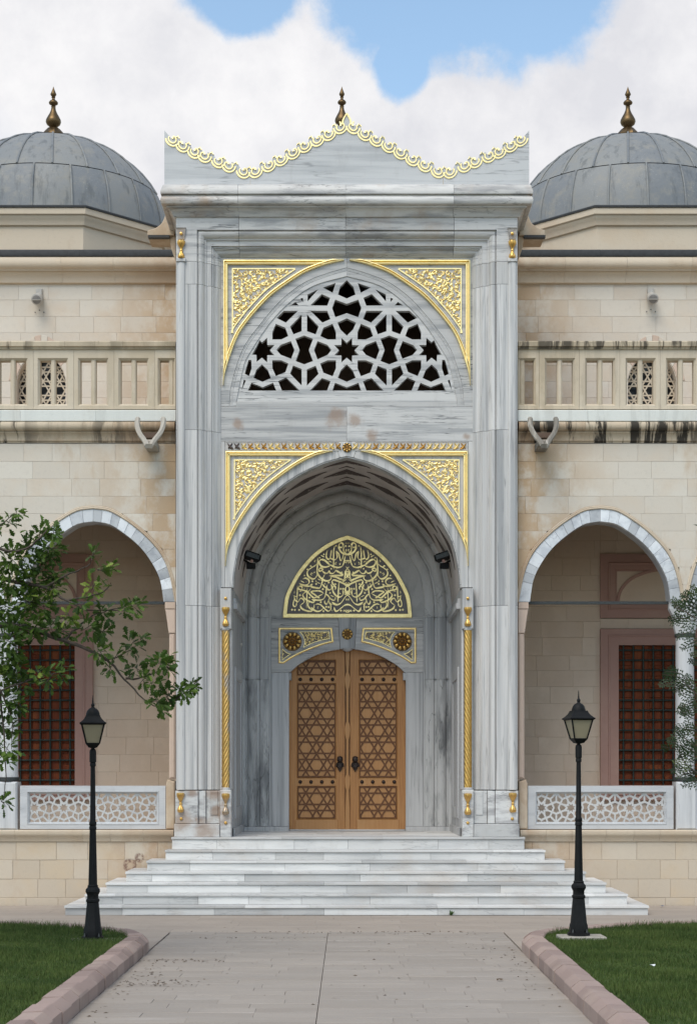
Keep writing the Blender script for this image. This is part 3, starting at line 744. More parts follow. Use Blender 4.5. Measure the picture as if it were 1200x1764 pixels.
spandrel((384.4, 448, 588, 660), A_gold_up, (399.5, 462, 508, 574), 'gilded_spandrel', fy)
spandrel((388.2, 777.6, 573, 973), A_gold_lo, (403, 791.5, 501, 895), 'gilded_spandrel', fy)
# leaf frieze above the arch, rosette on the keystone
for s in (0, 1):
    f = (lambda p: mirror(p)) if s else (lambda p: p)
    a, b = sorted((X(f([(388.5, 0)])[0][0], fy), X(f([(583, 0)])[0][0], fy)))
    bn = obj('frieze_band', *slab(a, b, Z(776.5, fy), Z(760.6, fy), fy - .006, fy + .02, .003), 'carve', portal)
    for (z0, z1) in ((776.4, 774.9), (762.2, 760.7)): obj('band_edge', *box(a, b, fy - .014, fy - .004, Z(z0, fy), Z(z1, fy)), 'carve', bn)
    x = 392.0
    while x < 580:
        g = MB(); old = x < 410
        strokes(g, P2(f([(x, 764), (x + 3, 768), (x + 7, 772.5), (x + 10.5, 773.5)]), fy), .036, fy - .004, .022, k=3, bulge=1.2)
        strokes(g, P2(f([(x + 8, 763.5), (x + 6, 766.5), (x + 2.5, 770), (x + 1, 773)]), fy), .032, fy - .004, .02, k=3, bulge=.8)
        strokes(g, P2(f([(x + 4, 773.5), (x + 5.5, 771), (x + 9, 770.5)]), fy), .020, fy - .004, .018, k=3)
        g.obj('frieze_leaf', 'inlay' if (old and not s) else 'golddk' if R() < .3 else 'gold', bn, 50); x += 11.6
def rosette(px, py, y, r, npet, parent, mat='golddk', name='rosette'):
    mb = MB(); cx, cz = X(px, y), Z(py, y); r *= sc(y)
    hub = obj(name, *lathe([(r * 1.0, 0), (r * .98, .012), (r * .3, .02), (0, .02)], 30), 'brass', parent, 40)
    for k in range(npet):
        a = 2 * PI * k / npet; V, Fc = lathe([(0, .052 * r / .1), (r * .14, .046 * r / .1), (r * .21, .02 * r / .1), (r * .215, .008)], 10)
        V = [(v[0] * 1.25, v[1], v[2]) for v in V]; V = [(v[0] + r * .72, v[1], v[2]) for v in V]
        mb.add([(v[0] * math.cos(a) - v[1] * math.sin(a), v[0] * math.sin(a) + v[1] * math.cos(a), v[2]) for v in V], Fc)
        V, Fc = lathe([(0, .03 * r / .1), (r * .07, .02 * r / .1), (r * .08, .015)], 6); V = [(v[0] * 2 + r * .33, v[1], v[2] + .01) for v in V]
        mb.add([(v[0] * math.cos(a) - v[1] * math.sin(a), v[0] * math.sin(a) + v[1] * math.cos(a), v[2]) for v in V], Fc)
    mb.add(*lathe([(0, .05 * r / .1), (r * .09, .04 * r / .1), (r * .12, .018)], 10))
    pe = mb.obj('petals', mat, hub, 50)
    hub.rotation_euler = (PI / 2, 0, 0); hub.location = Vector((cx, y, cz)) - (portal.location if parent == portal else Vector())
    return hub
rosette(C0 + .5, 771, fy - .004, 8.2, 8, portal, 'golddk')

# ---- vault, niche walls
lof = full(A_open, 6)
pf = P2(lof, fy)
soff = MB(); n = len(pf); V = []
NY = 6
for i in range(NY + 1):
    y = fy + .3 + (B_ - fy - .3) * i / NY
    V += [(a, y, b) for a, b in pf]
Fc = [(i * n + j, (i + 1) * n + j, (i + 1) * n + j + 1, i * n + j + 1) for i in range(NY) for j in range(n - 1)]
vault = obj('vault', V, Fc, 'vault', portal, 60)
obj('arch_edge', *sweep(pf, [(.0, fy + .02), (-.02, fy + .02), (-.02, fy + .29), (.0, fy + .29)]), 'mh', vault, 40)
# spindle-shaped carved inlays laid on the vault, in staggered rows
L = [0]
for a, b in zip(pf, pf[1:]): L.append(L[-1] + math.hypot(b[0] - a[0], b[1] - a[1]))
def vpt(s, y, lift=.006):
    s = max(0.001, min(L[-1] - .001, s)); i = max(j for j in range(n - 1) if L[j] <= s); t = (s - L[i]) / (L[i + 1] - L[i])
    a, b = Vector(pf[i]), Vector(pf[i + 1]); p = a.lerp(b, t); d = (b - a).normalized()
    return (p.x + d.y * lift, y, p.y - d.x * lift)
def spindle(s0, y0, hl, hw, name='vault_inlay', mat='inlay'):
    V, Fc = [], []; k = 14
    for i in range(k + 1):
        t = -1 + 2 * i / k; w = hw * (1 - abs(t)) ** .8
        for o in (-1, 0, 1): V.append(vpt(s0 + t * hl, y0 + o * max(w, .002), .004 if o else .012))
    for i in range(k):
        for o in (0, 1): Fc.append((i * 3 + o, i * 3 + o + 1, i * 3 + 4 + o, i * 3 + 3 + o))
    o = obj(name, V, Fc, mat, vault)
    g = MB()                                                             # carved filigree standing in the inlay
    for i in range(int(hl * 16)):
        t = U(-.85, .85); w = hw * (1 - abs(t)) ** .8 * .7
        if w < .03: continue
        c = vpt(s0 + t * hl, y0 + U(-w, w), .012); r = U(.02, .045)
        q = [vpt(s0 + t * hl + math.cos(a) * r, c[1] + math.sin(a) * r, .016) for a in (0, 1.6, 3.1, 4.7)]
        g.add([c] + q, [(0, 1, 2), (0, 3, 4)])
    if g.V: g.obj('inlay_filigree', 'vault', o)
mid = L[-1] / 2; stp = 1.62
rows = [(.80, 0, .46, .17), (1.28, .5, .46, .22), (1.82, 0, .47, .25), (2.40, .5, .47, .27), (3.02, 0, .5, .22)]
for ri, (y, off, hl, hw) in enumerate(rows):
    for k in range(-4, 5):
        s = mid + (k + off) * stp
        if .35 < s < L[-1] - .35: spindle(s, y, hl * .95, hw)
        s2 = mid + (k + off + .5) * stp
        if .3 < s2 < L[-1] - .3 and ri in (1, 3): spindle(s2, y + .02, .15, .06)
spring = Z(1012, fy)
xs0, xs1 = pf[0][0], pf[-1][0]
for s, x in ((-1, xs0), (1, xs1)):
    a, b = sorted((x, x + s * .3))
    wl = obj('niche_side_wall', *box(a, b, fy + .31, B_ + .3, ZL - .05, spring - .002), 'mvn', portal)
    xi = x - s * .001
    def pan(y0, y1, z0, z1, d=.03, m='mvn'):
        a, b = sorted((x - s * d, x + s * .02)); obj('side_panel', *box(a, b, y0, y1, z0, z1), m, wl)
    pan(fy + .31, B_, spring - .34, spring - .24, .07); pan(fy + .32, B_, spring - .238, spring - .16, .045); pan(fy + .31, B_, ZL, ZL + .14, .03)
    pan(1.0, 1.25, ZL + .3, 4.2, .025); pan(2.6, 2.85, ZL + .3, 4.2, .025); pan(1.25, 2.6, 4.0, 4.2, .025); pan(1.25, 2.6, ZL + .3, ZL + .5, .025)
# stepped arch bands of the niche back, cut into stones, running down as pilasters
lob = [(a * 1.0, b) for a, b in pf]
zfl = ZL
path = [(lob[0][0], zfl)] + [(lob[0][0], spring)] + lob[1:-1] + [(lob[-1][0], spring), (lob[-1][0], zfl)]
nprof = [(-.02, B_ - .006), (.05, B_), (.055, B_ + .05), (.075, B_ + .055), (.10, B_ + .02), (.15, B_ - .005), (.20, B_ + .01), (.245, B_ + .05), (.25, B_ + .10), (.285, B_ + .11), (.30, B_ + .085), (.34, B_ + .075), (.42, B_ + .085), (.455, B_ + .105), (.46, B_ + .135), (.465, T_ + .01)]
nprof = [(-a * 1.1, b) for a, b in nprof]
niche = obj('niche_wall', *box(xs0, xs1, T_ + .25, T_ + .3, Z(1062, T_), Z(860, T_)), 'mdk', portal)
def npiece(p, mat, nm='arch_stone'):
    q = [Vector(a) for a in p]
    q[0] += (q[1] - q[0]).normalized() * .002; q[-1] += (q[-2] - q[-1]).normalized() * .002
    obj(nm, *sweep([tuple(a) for a in q], nprof), mat, niche, 40)
z1170, z1063 = Z(1170, B_), Z(1063, B_)
npiece([(xs0, zfl + .09), (xs0, z1170)], 'mdk', 'pilaster_slab'); npiece([(xs0, z1170), (xs0, z1063)], 'mvn', 'pilaster_slab')
npiece([(xs1, z1170), (xs1, zfl + .09)], 'mdk', 'pilaster_slab'); npiece([(xs1, z1063), (xs1, z1170)], 'mvn', 'pilaster_slab')
arcp = [(xs0, z1063)] + [p for p in lob if p[1] > z1063 + .02] + [(xs1, z1063)]
cuts = [0, .16, .30, .43, .57, .70, .84, 1.0]
for a, b in zip(cuts, cuts[1:]):
    i0, i1 = int(round(a * (len(arcp) - 1))), int(round(b * (len(arcp) - 1))); npiece(arcp[i0:i1 + 1], 'mring')
# tympanum behind the inscription
tym = [(lob_[0] + 0, lob_[1]) for lob_ in arcp]
obj('tympanum_slab', *poly_slab(arcp, T_, T_ + .2, .002), 'mring', niche)
for a, b in ((452, 467.6), (2 * C0 - 467.6 + 2, 2 * C0 - 450)):
    obj('pilaster_slab', *slab(X(a, T_), X(b, T_), ZL + .088, z1063 + .03, T_ - .002, T_ + .2, .003), 'mvn', niche)
# lintel with segmental door arch, keystone, jambs, base stones
darc = catmull([(500, 1158), (512, 1147), (526, 1138), (545, 1128.5), (570, 1121), (C0 + 1, 1117.5)], 4)
CD = C0 + 1.0
def mir(p): return [(2 * CD - a, b) for a, b in p]
lin = [(467, 1063), (582, 1063), (585.5, 1118.5)] + [p for p in reversed(darc) if p[0] < 585] + [(498, 1158.5), (467, 1158.5)]
for s in (0, 1): obj('lintel_slab', *poly_slab(P2(mir(lin) if s else lin, T_), T_ - .02, T_ + .3, .005), 'mh', niche)
ks = [(582.4, 1063), (2 * CD - 582.4, 1063), (2 * CD - 585.9, 1118.3), (CD, 1117), (585.9, 1118.3)]
obj('keystone', *poly_slab(P2(ks, T_), T_ - .03, T_ + .3, .005), 'mvn', niche)
obj('keystone_boss', *lathe([(0, 0), (.05, .01), (.10, .04), (.12, .07)], 16, X(CD, T_), T_ + .03, Z(1123, T_), sy=.8), 'mvn', niche, 40)
for s in (0, 1):
    f = (lambda a, b: sorted((X(2 * CD - a, T_), X(2 * CD - b, T_)))) if s else (lambda a, b: sorted((X(a, T_), X(b, T_))))
    a, b = f(467.5, 497.5); obj('door_jamb', *slab(a, b, ZL + .09, Z(1158.8, T_), T_ - .022, T_ + .3, .006), 'mvn', niche)
    a, b = f(496, 502); obj('jamb_corbel', *slab(a, b, Z(1172, T_), Z(1159, T_), T_ - .015, T_ + .12, .012), 'mvn', niche)
    a, b = f(412, 498); obj('base_stone', *slab(a, b, ZL - .02, ZL + .088, B_ - .012, T_ + .3, .006), 'mvn', niche)
obj('threshold', *slab(X(498.4, T_), X(2 * CD - 498.4, T_), ZL - .02, ZL + .03, T_ - .0, T_ + .4, .006), 'mh', niche)
# gilded lintel panels
def pl(pts): return [(470 + a / 9.2308, 1075 + b / 9.2308) for a, b in pts]
yl = T_ - .02
for s in (0, 1):
    f = (lambda p: mir(p)) if s else (lambda p: p)
    mr = 1 if s else -1
    out_ = pl([(88, 625), (88, 62), (938, 62), (962, 290)] + catmull([(962, 290), (800, 330), (620, 395), (440, 470), (290, 550), (170, 630)], 3)[1:])
    fr = obj('lintel_panel', *sweep(P2(f(out_), yl), [(0, yl), (0, yl - .02), (mr * .015, yl - .022), (mr * .016, yl - .012), (mr * .032, yl - .012), (mr * .034, yl)], closed=True), 'golddk', portal)
    inn = inset(P2(f(out_), yl), .014)
    obj('panel_fillet', *sweep(inn, [(0, yl - .01), (0, yl - .03), (mr * .014, yl - .03), (mr * .014, yl - .01)], closed=True), 'gold', fr)
    for pp in (pl(catmull([(420, 125), (470, 180), (500, 260), (500, 310), (480, 380)], 3) + catmull([(480, 380), (620, 310), (760, 265), (905, 235)], 3)[1:] + [(893, 125)]),
               pl([(147, 390), (147, 580)] + catmull([(147, 580), (210, 530), (288, 478)], 3)[1:] + catmull([(288, 478), (220, 455), (170, 415), (147, 390)], 3)[1:-1])):
        q = P2(f(pp), yl)
        if area2(q) > 0: q = q[::-1]
        obj('panel_border', *sweep(q, [(0, yl), (0, yl - .018), (-.011, yl - .018), (-.012, yl)], closed=True, lim=1.6), 'gold', fr)
        obj('panel_ground', *poly_slab(inset(q, .008), yl - .004, yl + .01, .001), 'carvedk', fr)
        g = MB(); xs = [a for a, _ in q]; zs = [b for _, b in q]; st = random.getstate(); random.seed(3)
        def inq(a, b):
            c = False
            for i in range(len(q)):
                (x0, z0), (x1, z1) = q[i - 1], q[i]
                if (z0 > b) != (z1 > b) and a < (x1 - x0) * (b - z0) / (z1 - z0) + x0: c = not c
            return c
        for _ in range(150 if len(xs) > 12 and max(xs) - min(xs) > .25 else 12):
            a, b = U(min(xs), max(xs)), U(min(zs), max(zs)); an = U(0, 6.28); pp2 = []
            for i in range(5):
                pp2.append((a, b) if not pp2 else (pp2[-1][0] + math.cos(an + i * .7) * .016, pp2[-1][1] + math.sin(an + i * .7) * .016))
            if all(inq(*p) for p in pp2): strokes(g, pp2, U(.016, .028), yl - .004, .008, k=2, bulge=.8)
        random.setstate(st)
        if g.V: g.obj('panel_arabesque', 'gold', fr, 50)
    rx = f(pl([(308, 280)]))[0]
    rosette(rx[0], rx[1], yl - .002, 16.5, 10, portal, 'golddk')
rosette(CD, 1092.5, T_ - .032, 9.6, 9, portal, 'golddk')
# ------------------------------------------------------------------ inscription panel (mirrored calligraphy)
ti = T_ - .03
ih = catmull([(487.3, 1058), (491, 1030), (498.2, 1011.8), (513.3, 984.8), (535, 958.7), (556.7, 941.4), (578.3, 929.5), (C0 + 1.2, 922.6)], 5)
CI = C0 + 1.2
def mi(p): return [(2 * CI - a, b) for a, b in p]
iout = [(487.3, 1064.3)] + ih + [p for p in reversed(mi(ih))][1:] + [(2 * CI - 487.3, 1064.3)]
ins = obj('inscription_panel', *plate(P2(iout, T_), [], ti, T_ + .02), 'panel_dark', portal)
po = P2(iout, ti)
obj('inscription_frame', *sweep(po, [(0, ti + .03), (0, ti - .026), (-.004, ti - .03), (-.070, ti - .03), (-.074, ti - .026), (-.074, ti)], closed=True, lim=1.8), 'gold', ins, 30)
ST = '''22;110,215 105,180 130,155 165,165 180,210 175,255 140,310 80,345 20,355 -12,355
20;110,205 125,228 150,232 172,215
17;65,190 95,230 100,280 80,318 40,340
20;255,210 268,300 270,450 268,610
20;375,275 395,350 395,400 365,435 335,420 322,380 312,320 305,270
18;338,415 300,428 255,445 225,430 208,395 215,340 225,292
17;218,292 180,350 160,430 145,460 122,435 107,380 103,330
24;65,370 85,440 100,510 130,560 200,578 270,560 330,530
24;330,540 380,490 430,452 480,440 515,465 515,510 480,555 420,572 365,560 320,540
24;540,405 545,500 555,640 552,700 590,762 640,772 700,735 725,685 710,630 650,580 590,545 560,510
12;640,570 660,555 680,550 650,538
22;470,640 460,610 490,588 520,600 515,640 480,632 455,618
20;470,632 420,672 372,672 350,635 332,672 290,682 252,655 225,612
24;240,622 190,652 110,710 240,716 350,722
22;350,722 240,740 140,782 92,792 75,720 78,630
20;0,560 40,600 60,650 40,720 -5,760
24;310,730 320,780 370,808 430,800 500,748 540,690 550,640
18;420,690 445,740 475,790 450,830
22;800,772 750,762 705,785 690,830 722,872 785,882 865,853
24;865,855 760,892 660,905
24;690,890 640,870 655,905 590,925 520,932 490,900 468,830 452,760
20;380,870 388,930 350,965 312,945 300,910 318,862
22;260,955 238,945 240,912 268,898 287,935 280,990 240,1050 180,1087 130,1072 105,1025 112,960
20;178,812 186,950 195,1100 195,1180
26;-30,985 20,1035 80,1100 140,1185 200,1218 250,1210 300,1172
26;-20,1050 30,1012 68,970 60,920 30,895 -10,885
24;90,1240 150,1282 210,1330 248,1315 262,1260
24;-10,1210 60,1222 120,1250
22;-20,885 60,868 130,838 200,810 268,792 296,812 288,850 252,900
18;40,760 75,800 130,835
22;460,860 432,905 398,935 405,1030 430,1100 480,1136 560,1140 640,1128
20;445,1020 500,985 580,980 658,992 640,1015 590,1050 545,1088 505,1105
20;440,1022 520,1068 600,1100 640,1080 720,1000 770,968
20;812,958 815,912 850,898 876,925 862,955 825,965 770,975 720,1010
18;725,920 730,1100 735,1275
20;655,930 700,985 760,1005 800,1045 790,1085 745,1130 690,1160 622,1180 600,1155 650,1122
20;690,1150 712,1220 690,1270 645,1300 612,1275 602,1205
20;890,890 895,1000 900,1160
18;905,1170 915,1235 942,1250 966,1225 960,1170 948,1118
18;950,1075 930,1140 882,1168 842,1110 800,1120 775,1165 800,1195 845,1225
22;845,1225 822,1280 750,1320 660,1332 605,1295
22;440,1268 490,1318 550,1335 612,1308 655,1260
18;588,1222 548,1206 492,1222 450,1260 400,1310 362,1330 326,1310 318,1245 330,1200
18;238,1080 245,1130 272,1142 322,1120 352,1080 380,1050 405,1040
18;345,1090 362,1160 392,1210 424,1180 420,1140
16;290,1210 332,1200 352,1155
9;-4,1300 40,1320 100,1330 90,1312 50,1340 0,1352
7;425,400 460,382 495,365
7;300,488 330,475 355,462
7;495,800 520,785 545,770
7;500,858 530,842 560,825
7;770,840 805,822 840,805
7;140,1035 165,1022 190,1010
7;260,1085 290,1072 325,1055
7;900,1085 930,1075 965,1060
8;930,975 945,1000 945,1030
8;530,1240 545,1262 540,1290
9;215,215 225,200 240,205 230,222
9;575,460 590,450 600,470 580,485
8;0,455 30,455 50,470 35,492
8;40,475 70,455 68,490 45,505
8;215,495 235,490 240,520 218,515
8;150,490 160,530 170,500
8;625,690 650,672 668,690 640,715
8;590,640 600,668 612,650
7;820,990 850,985 870,1000
7;760,920 775,935 770,950
7;290,1300 296,1330
7;570,790 575,815 560,828
7;420,840 425,858 408,870
7;740,815 745,835
8;0,1125 20,1120 25,1140
8;40,1120 55,1130 45,1145'''
DT = [(60, 210), (50, 160), (10, 160), (55, 290), (10, 275), (435, 352), (510, 410), (355, 835), (240, 865), (635, 815), (570, 860), (147, 945), (105, 945), (330, 1015), (850, 1055), (490, 1175), (355, 1260), (396, 1256), (862, 1310), (936, 1308), (985, 1305), (20, 650), (45, 690), (720, 610), (770, 715), (130, 660), (310, 600), (445, 1330), (145, 1320), (685, 1095), (455, 950), (50, 860), (10, 850)]
g = MB()
for ln_i, line in enumerate(ST.split('\n')):
    w, ps = line.split(';'); pts = [tuple(map(float, q.split(','))) for q in ps.split()]
    pts = [(595 + a / 10, 920 + b / 10) for a, b in pts]; w = max(10.0, float(w)) / 10 * .0112 * 1.30
    for s in (0, 1):
        strokes(g, P2(mi(pts) if s else pts, ti), w, ti - .0002, .005 + .0005 * (ln_i % 9) + .0003 * s, k=5, taper=True, ends=.2, flat=True, nib=(2.25 if not s else PI - 2.25) + 2 * PI)
for a, b in DT:
    for s in (0, 1):
        p = (595 + a / 10, 920 + b / 10); p = mi([p])[0] if s else p
        dot(g, X(p[0], ti), Z(p[1], ti), .025 if b > 780 else .020, ti - .0002, .007)
g.obj('calligraphy', 'gold', ins)

# ------------------------------------------------------------------ wooden double door
yd = T_ + .13
def pd(a, b): return (X(470 + a / 4.615, yd), Z(1070 + b / 4.615, yd))
stud_me = None
kn = MB().add(*lathe([(.034, 0), (.036, .008), (.030, .022), (.016, .034), (0, .038)], 16)); tmp = kn.obj('stud', 'stud', None, 40); stud_me = tmp.data; bpy.data.objects.remove(tmp)
def lattice(x0, x1, z0, z1, cx, cz, y, parent):
    """star-and-hexagon strapwork: three families of parallel straps clipped to the panel"""
    px_, pz_ = 37.05 * sc(y), 29.7 * sc(y); hw = .0145
    mb = MB()
    for fam, (dv, lift) in enumerate((((1, 0), .0), ((px_ / 2, pz_), .0012), ((px_ / 2, -pz_), .0024))):
        d = Vector(dv).normalized(); nn = Vector((-d.y, d.x)); sp = abs(nn.dot(Vector((px_, 0)))) if fam else pz_
        off = sp * .325
        for k in range(-14, 15):
            for s in (-1, 1):
                c = Vector((cx, cz)) + nn * (k * sp + s * off)
                q = [c - d * 5 - nn * hw, c + d * 5 - nn * hw, c + d * 5 + nn * hw, c - d * 5 + nn * hw]
                q = clip_poly([tuple(v) for v in q], x0, x1, z0, z1)
                if len(q) < 3: continue
                m = len(q); yf = y - .012 - lift
                V = [(a, yf, b) for a, b in q] + [(a, y + .002, b) for a, b in q]
                mb.add(V, [tuple(range(m))] + [(i, (i + 1) % m, m + (i + 1) % m, m + i) for i in range(m)])
    b = .016
    for a0, a1, c0, c1 in ((x0 - b, x1 + b, z1, z1 + b), (x0 - b, x1 + b, z0 - b, z0), (x0 - b, x0, z0, z1), (x1, x1 + b, z0, z1)): mb.box(a0, a1, y - .017, y + .002, c0, c1)
    return mb.obj('lattice_panel', 'strip', parent)
for s in (0, 1):
    xo = 490 if s else 0
    a0, a1 = (pd(612, 0)[0], pd(1062, 0)[0]) if s else (pd(118, 0)[0], pd(572, 0)[0])
    zb, ztop = ZL + .032, Z(1112, yd)
    leaf = obj('door_leaf', *slab(a0, a1, zb, ztop, yd, yd + .08, .004), 'wood', portal)
    L0, L1 = 204 + xo, 488 + xo - (5 if s else 0)
    for zt_, zb_, cz in ((320, 422, 417), (507, 1237, 597), (1322, 1562, 1414)):
        # raised moulding round each recessed panel
        (x0, z1), (x1, z0) = pd(L0, zt_), pd(L1, zb_)
        V, Fc = sweep([(x0 - .035, z0 - .035), (x1 + .035, z0 - .035), (x1 + .035, z1 + .035), (x0 - .035, z1 + .035)], [(0, yd), (0, yd - .012), (.008, yd - .018), (.014, yd - .012), (.018, yd)], closed=True)
        obj('panel_moulding', V, Fc, 'wood', leaf)
        obj('panel_board', *box(x0, x1, yd - .005, yd + .01, z0, z1), 'wood2', leaf)
        lattice(x0, x1, z0, z1, pd((L0 + L1) / 2, 0)[0], pd(0, cz)[1], yd - .006, leaf)
    for zz in (465, 1280):
        (x0, z1), (x1, z0) = pd(L0 - 6, zz - 30), pd(L1 + 6, zz + 30)
        obj('rail_board', *slab(x0, x1, z0, z1, yd - .010, yd + .01, .005), 'wood2', leaf)
        for k in range(4):
            x, z = pd(217 + xo + k * 85.5, zz); link('stud', stud_me, leaf, (x, yd - .010, z), (PI / 2, 0, 0))
    (x0, z1), (x1, z0) = pd(L0 - 28, 1578), pd(L1 + 28, 1664)
    obj('kick_board', *slab(x0, x1, z0, z1, yd - .012, yd + .01, .01), 'wood2', leaf)
    # ornate handle: shield plate, knob, drop
    hx, hz = pd(532 if not s else 653, 1135)
    hd = obj('handle', *poly_slab([(hx + a, hz + b) for a, b in ((0, .15), (.05, .13), (.055, .07), (.035, .04), (.075, .0), (.085, -.05), (.045, -.075), (.035, -.11), (.02, -.13), (0, -.16), (-.02, -.13), (-.035, -.11), (-.045, -.075), (-.085, -.05), (-.075, .0), (-.035, .04), (-.055, .07), (-.05, .13))], yd - .03, yd, .008), 'stud', leaf)
    kb = obj('knob', *lathe([(.016, 0), (.016, .04), (.044, .055), (.05, .08), (.035, .10), (0, .108)], 16), 'stud', hd, 40); kb.rotation_euler = (PI / 2, 0, 0); kb.location = (hx, yd - .02, hz + .085)
    rg = obj('pull_ring', *tube([(hx + .05 * math.cos(a), yd - .05, hz - .03 + .06 * math.sin(a)) for a in np.linspace(0, 2 * PI, 17)], [.011] * 17, 6), 'stud', hd, 60)
astr = [(-.042, 0), (.042, 0), (.032, 1.0), (.05, 1.05), (.032, 1.15)]
zs = [(1668, 20), (1500, 18), (1345, 12), (1325, 18), (1285, 22), (1245, 20), (1220, 11), (1150, 11), (945, 11), (920, 17), (870, 24), (825, 18), (800, 10), (550, 11), (520, 17), (465, 24), (430, 17), (405, 10), (330, 14), (215, 19)]
pl_, pr_ = [], []
for zz, w in zs: pl_.append(pd(592 - w, zz)); pr_.append(pd(592 + w, zz))
obj('astragal', *poly_slab(pl_ + pr_[::-1], yd - .03, yd + .02, .008), 'wood2', portal)
obj('door_gap', *box(pd(571, 0)[0], pd(613, 0)[0], yd + .03, yd + .08, ZL + .03, Z(1112, yd)), 'dark', portal)

# middle roof finial behind the crest on its own small dome
def finial_mesh():
    return lathe([(0, 0), (.20, 0), (.20, .06), (.185, .14), (.15, .24), (.085, .33), (.05, .37), (.05, .42), (.06, .435), (.05, .45), (.075, .50), (.135, .58), (.155, .66), (.148, .73), (.115, .83), (.075, .94), (.05, 1.04), (.042, 1.13), (.05, 1.15), (.03, 1.165), (.045, 1.19), (.088, 1.235), (.094, 1.28), (.07, 1.33), (.035, 1.365), (.028, 1.42), (.042, 1.44), (.03, 1.46), (.05, 1.50), (.062, 1.54), (.045, 1.60), (.02, 1.70), (0, 1.80)], 24)
V, Fc = lathe([(1.2 * math.cos(a), 1.0 * math.sin(a)) for a in np.linspace(0, PI / 2, 9)], 36, X(588, 6.0), 6.0 + 2, Z(243, 8) - .97)
md = obj('middle_dome', V, Fc, 'lead', portal, 60)
zap = Z(243, 8)
fm = obj('finial', *finial_mesh(), 'brass', md, 40); ht = Z(148, 8) - zap
fm.location = (X(588, 6.0), 8.0, zap); fm.scale = (1.0, 1.0, ht / 1.80)

# ------------------------------------------------------------------ arcade wings
SAI = [(0, 898.5), (27, 903), (53, 919), (80, 942), (101, 970), (115, 999.7), (121, 1037)]
SAO = [(0, 876.7), (27, 880.7), (53, 895), (80, 915), (107, 942), (123, 967), (133, 997), (140.5, 1037)]
SAM = [(0, 870.5), (28, 874.5), (55, 889), (83, 909.5), (110.5, 936.5), (127, 962), (137.5, 993), (144.6, 1037)]
UE = 960
def courses(rows, u0, u1, yf, parent, xf, mat, lens, gapless=None, arch=None, proud=.004, c=.0035):
    """lay stones row by row between u0 and u1 (photo measure from the gateway's axis); arch(u) gives the lowest allowed py"""
    for ri, (pt, pb) in enumerate(zip(rows, rows[1:])):
        u = u0 - (U(0, lens) if ri else lens * .4)
        while u < u1:
            w = lens * U(.75, 1.3); a, b = max(u, u0), min(u + w, u1); u += w
            if b - a < 6: 
                if b > a and b >= u1: pass
                if b - a < 1.5: continue
            yy = yf - U(0, proud)
            if arch is None or all(arch(a + (b - a) * t / 6) is None or arch(a + (b - a) * t / 6) >= pb for t in range(7)):
                x0, x1 = sorted((xf(a), xf(b)))
                obj('stone', *slab(x0 + .0008, x1 - .0008, Z(pb, yf) + .0008, Z(pt, yf) - .0008, yy, yf + .06, c), mat, parent)
            else:
                k = 24; low = []
                us = [a + (b - a) * t / k for t in range(k + 1)]
                runs, cur = [], []
                for q in us:
                    z = arch(q); z = pb if z is None else min(pb, z)
                    if z > pt + 1.0: cur.append((q, z))
                    else:
                        if len(cur) > 1: runs.append(cur)
                        cur = []
                if len(cur) > 1: runs.append(cur)
                for cur in runs:
                    if cur[-1][0] - cur[0][0] < 2: continue
                    p = [(cur[0][0], pt), (cur[-1][0], pt)] + cur[::-1]
                    q = [(xf(i), Z(j, yf)) for i, j in p]
                    q2 = [q[0]]
                    for v in q[1:]:
                        if math.hypot(v[0] - q2[-1][0], v[1] - q2[-1][1]) > 1e-4: q2.append(v)
                    if area2(q2) < 0: q2 = q2[::-1]
                    obj('stone', *poly_slab(q2, yy, yf + .06, .004), mat, parent)
lead_mesh_cache = {}
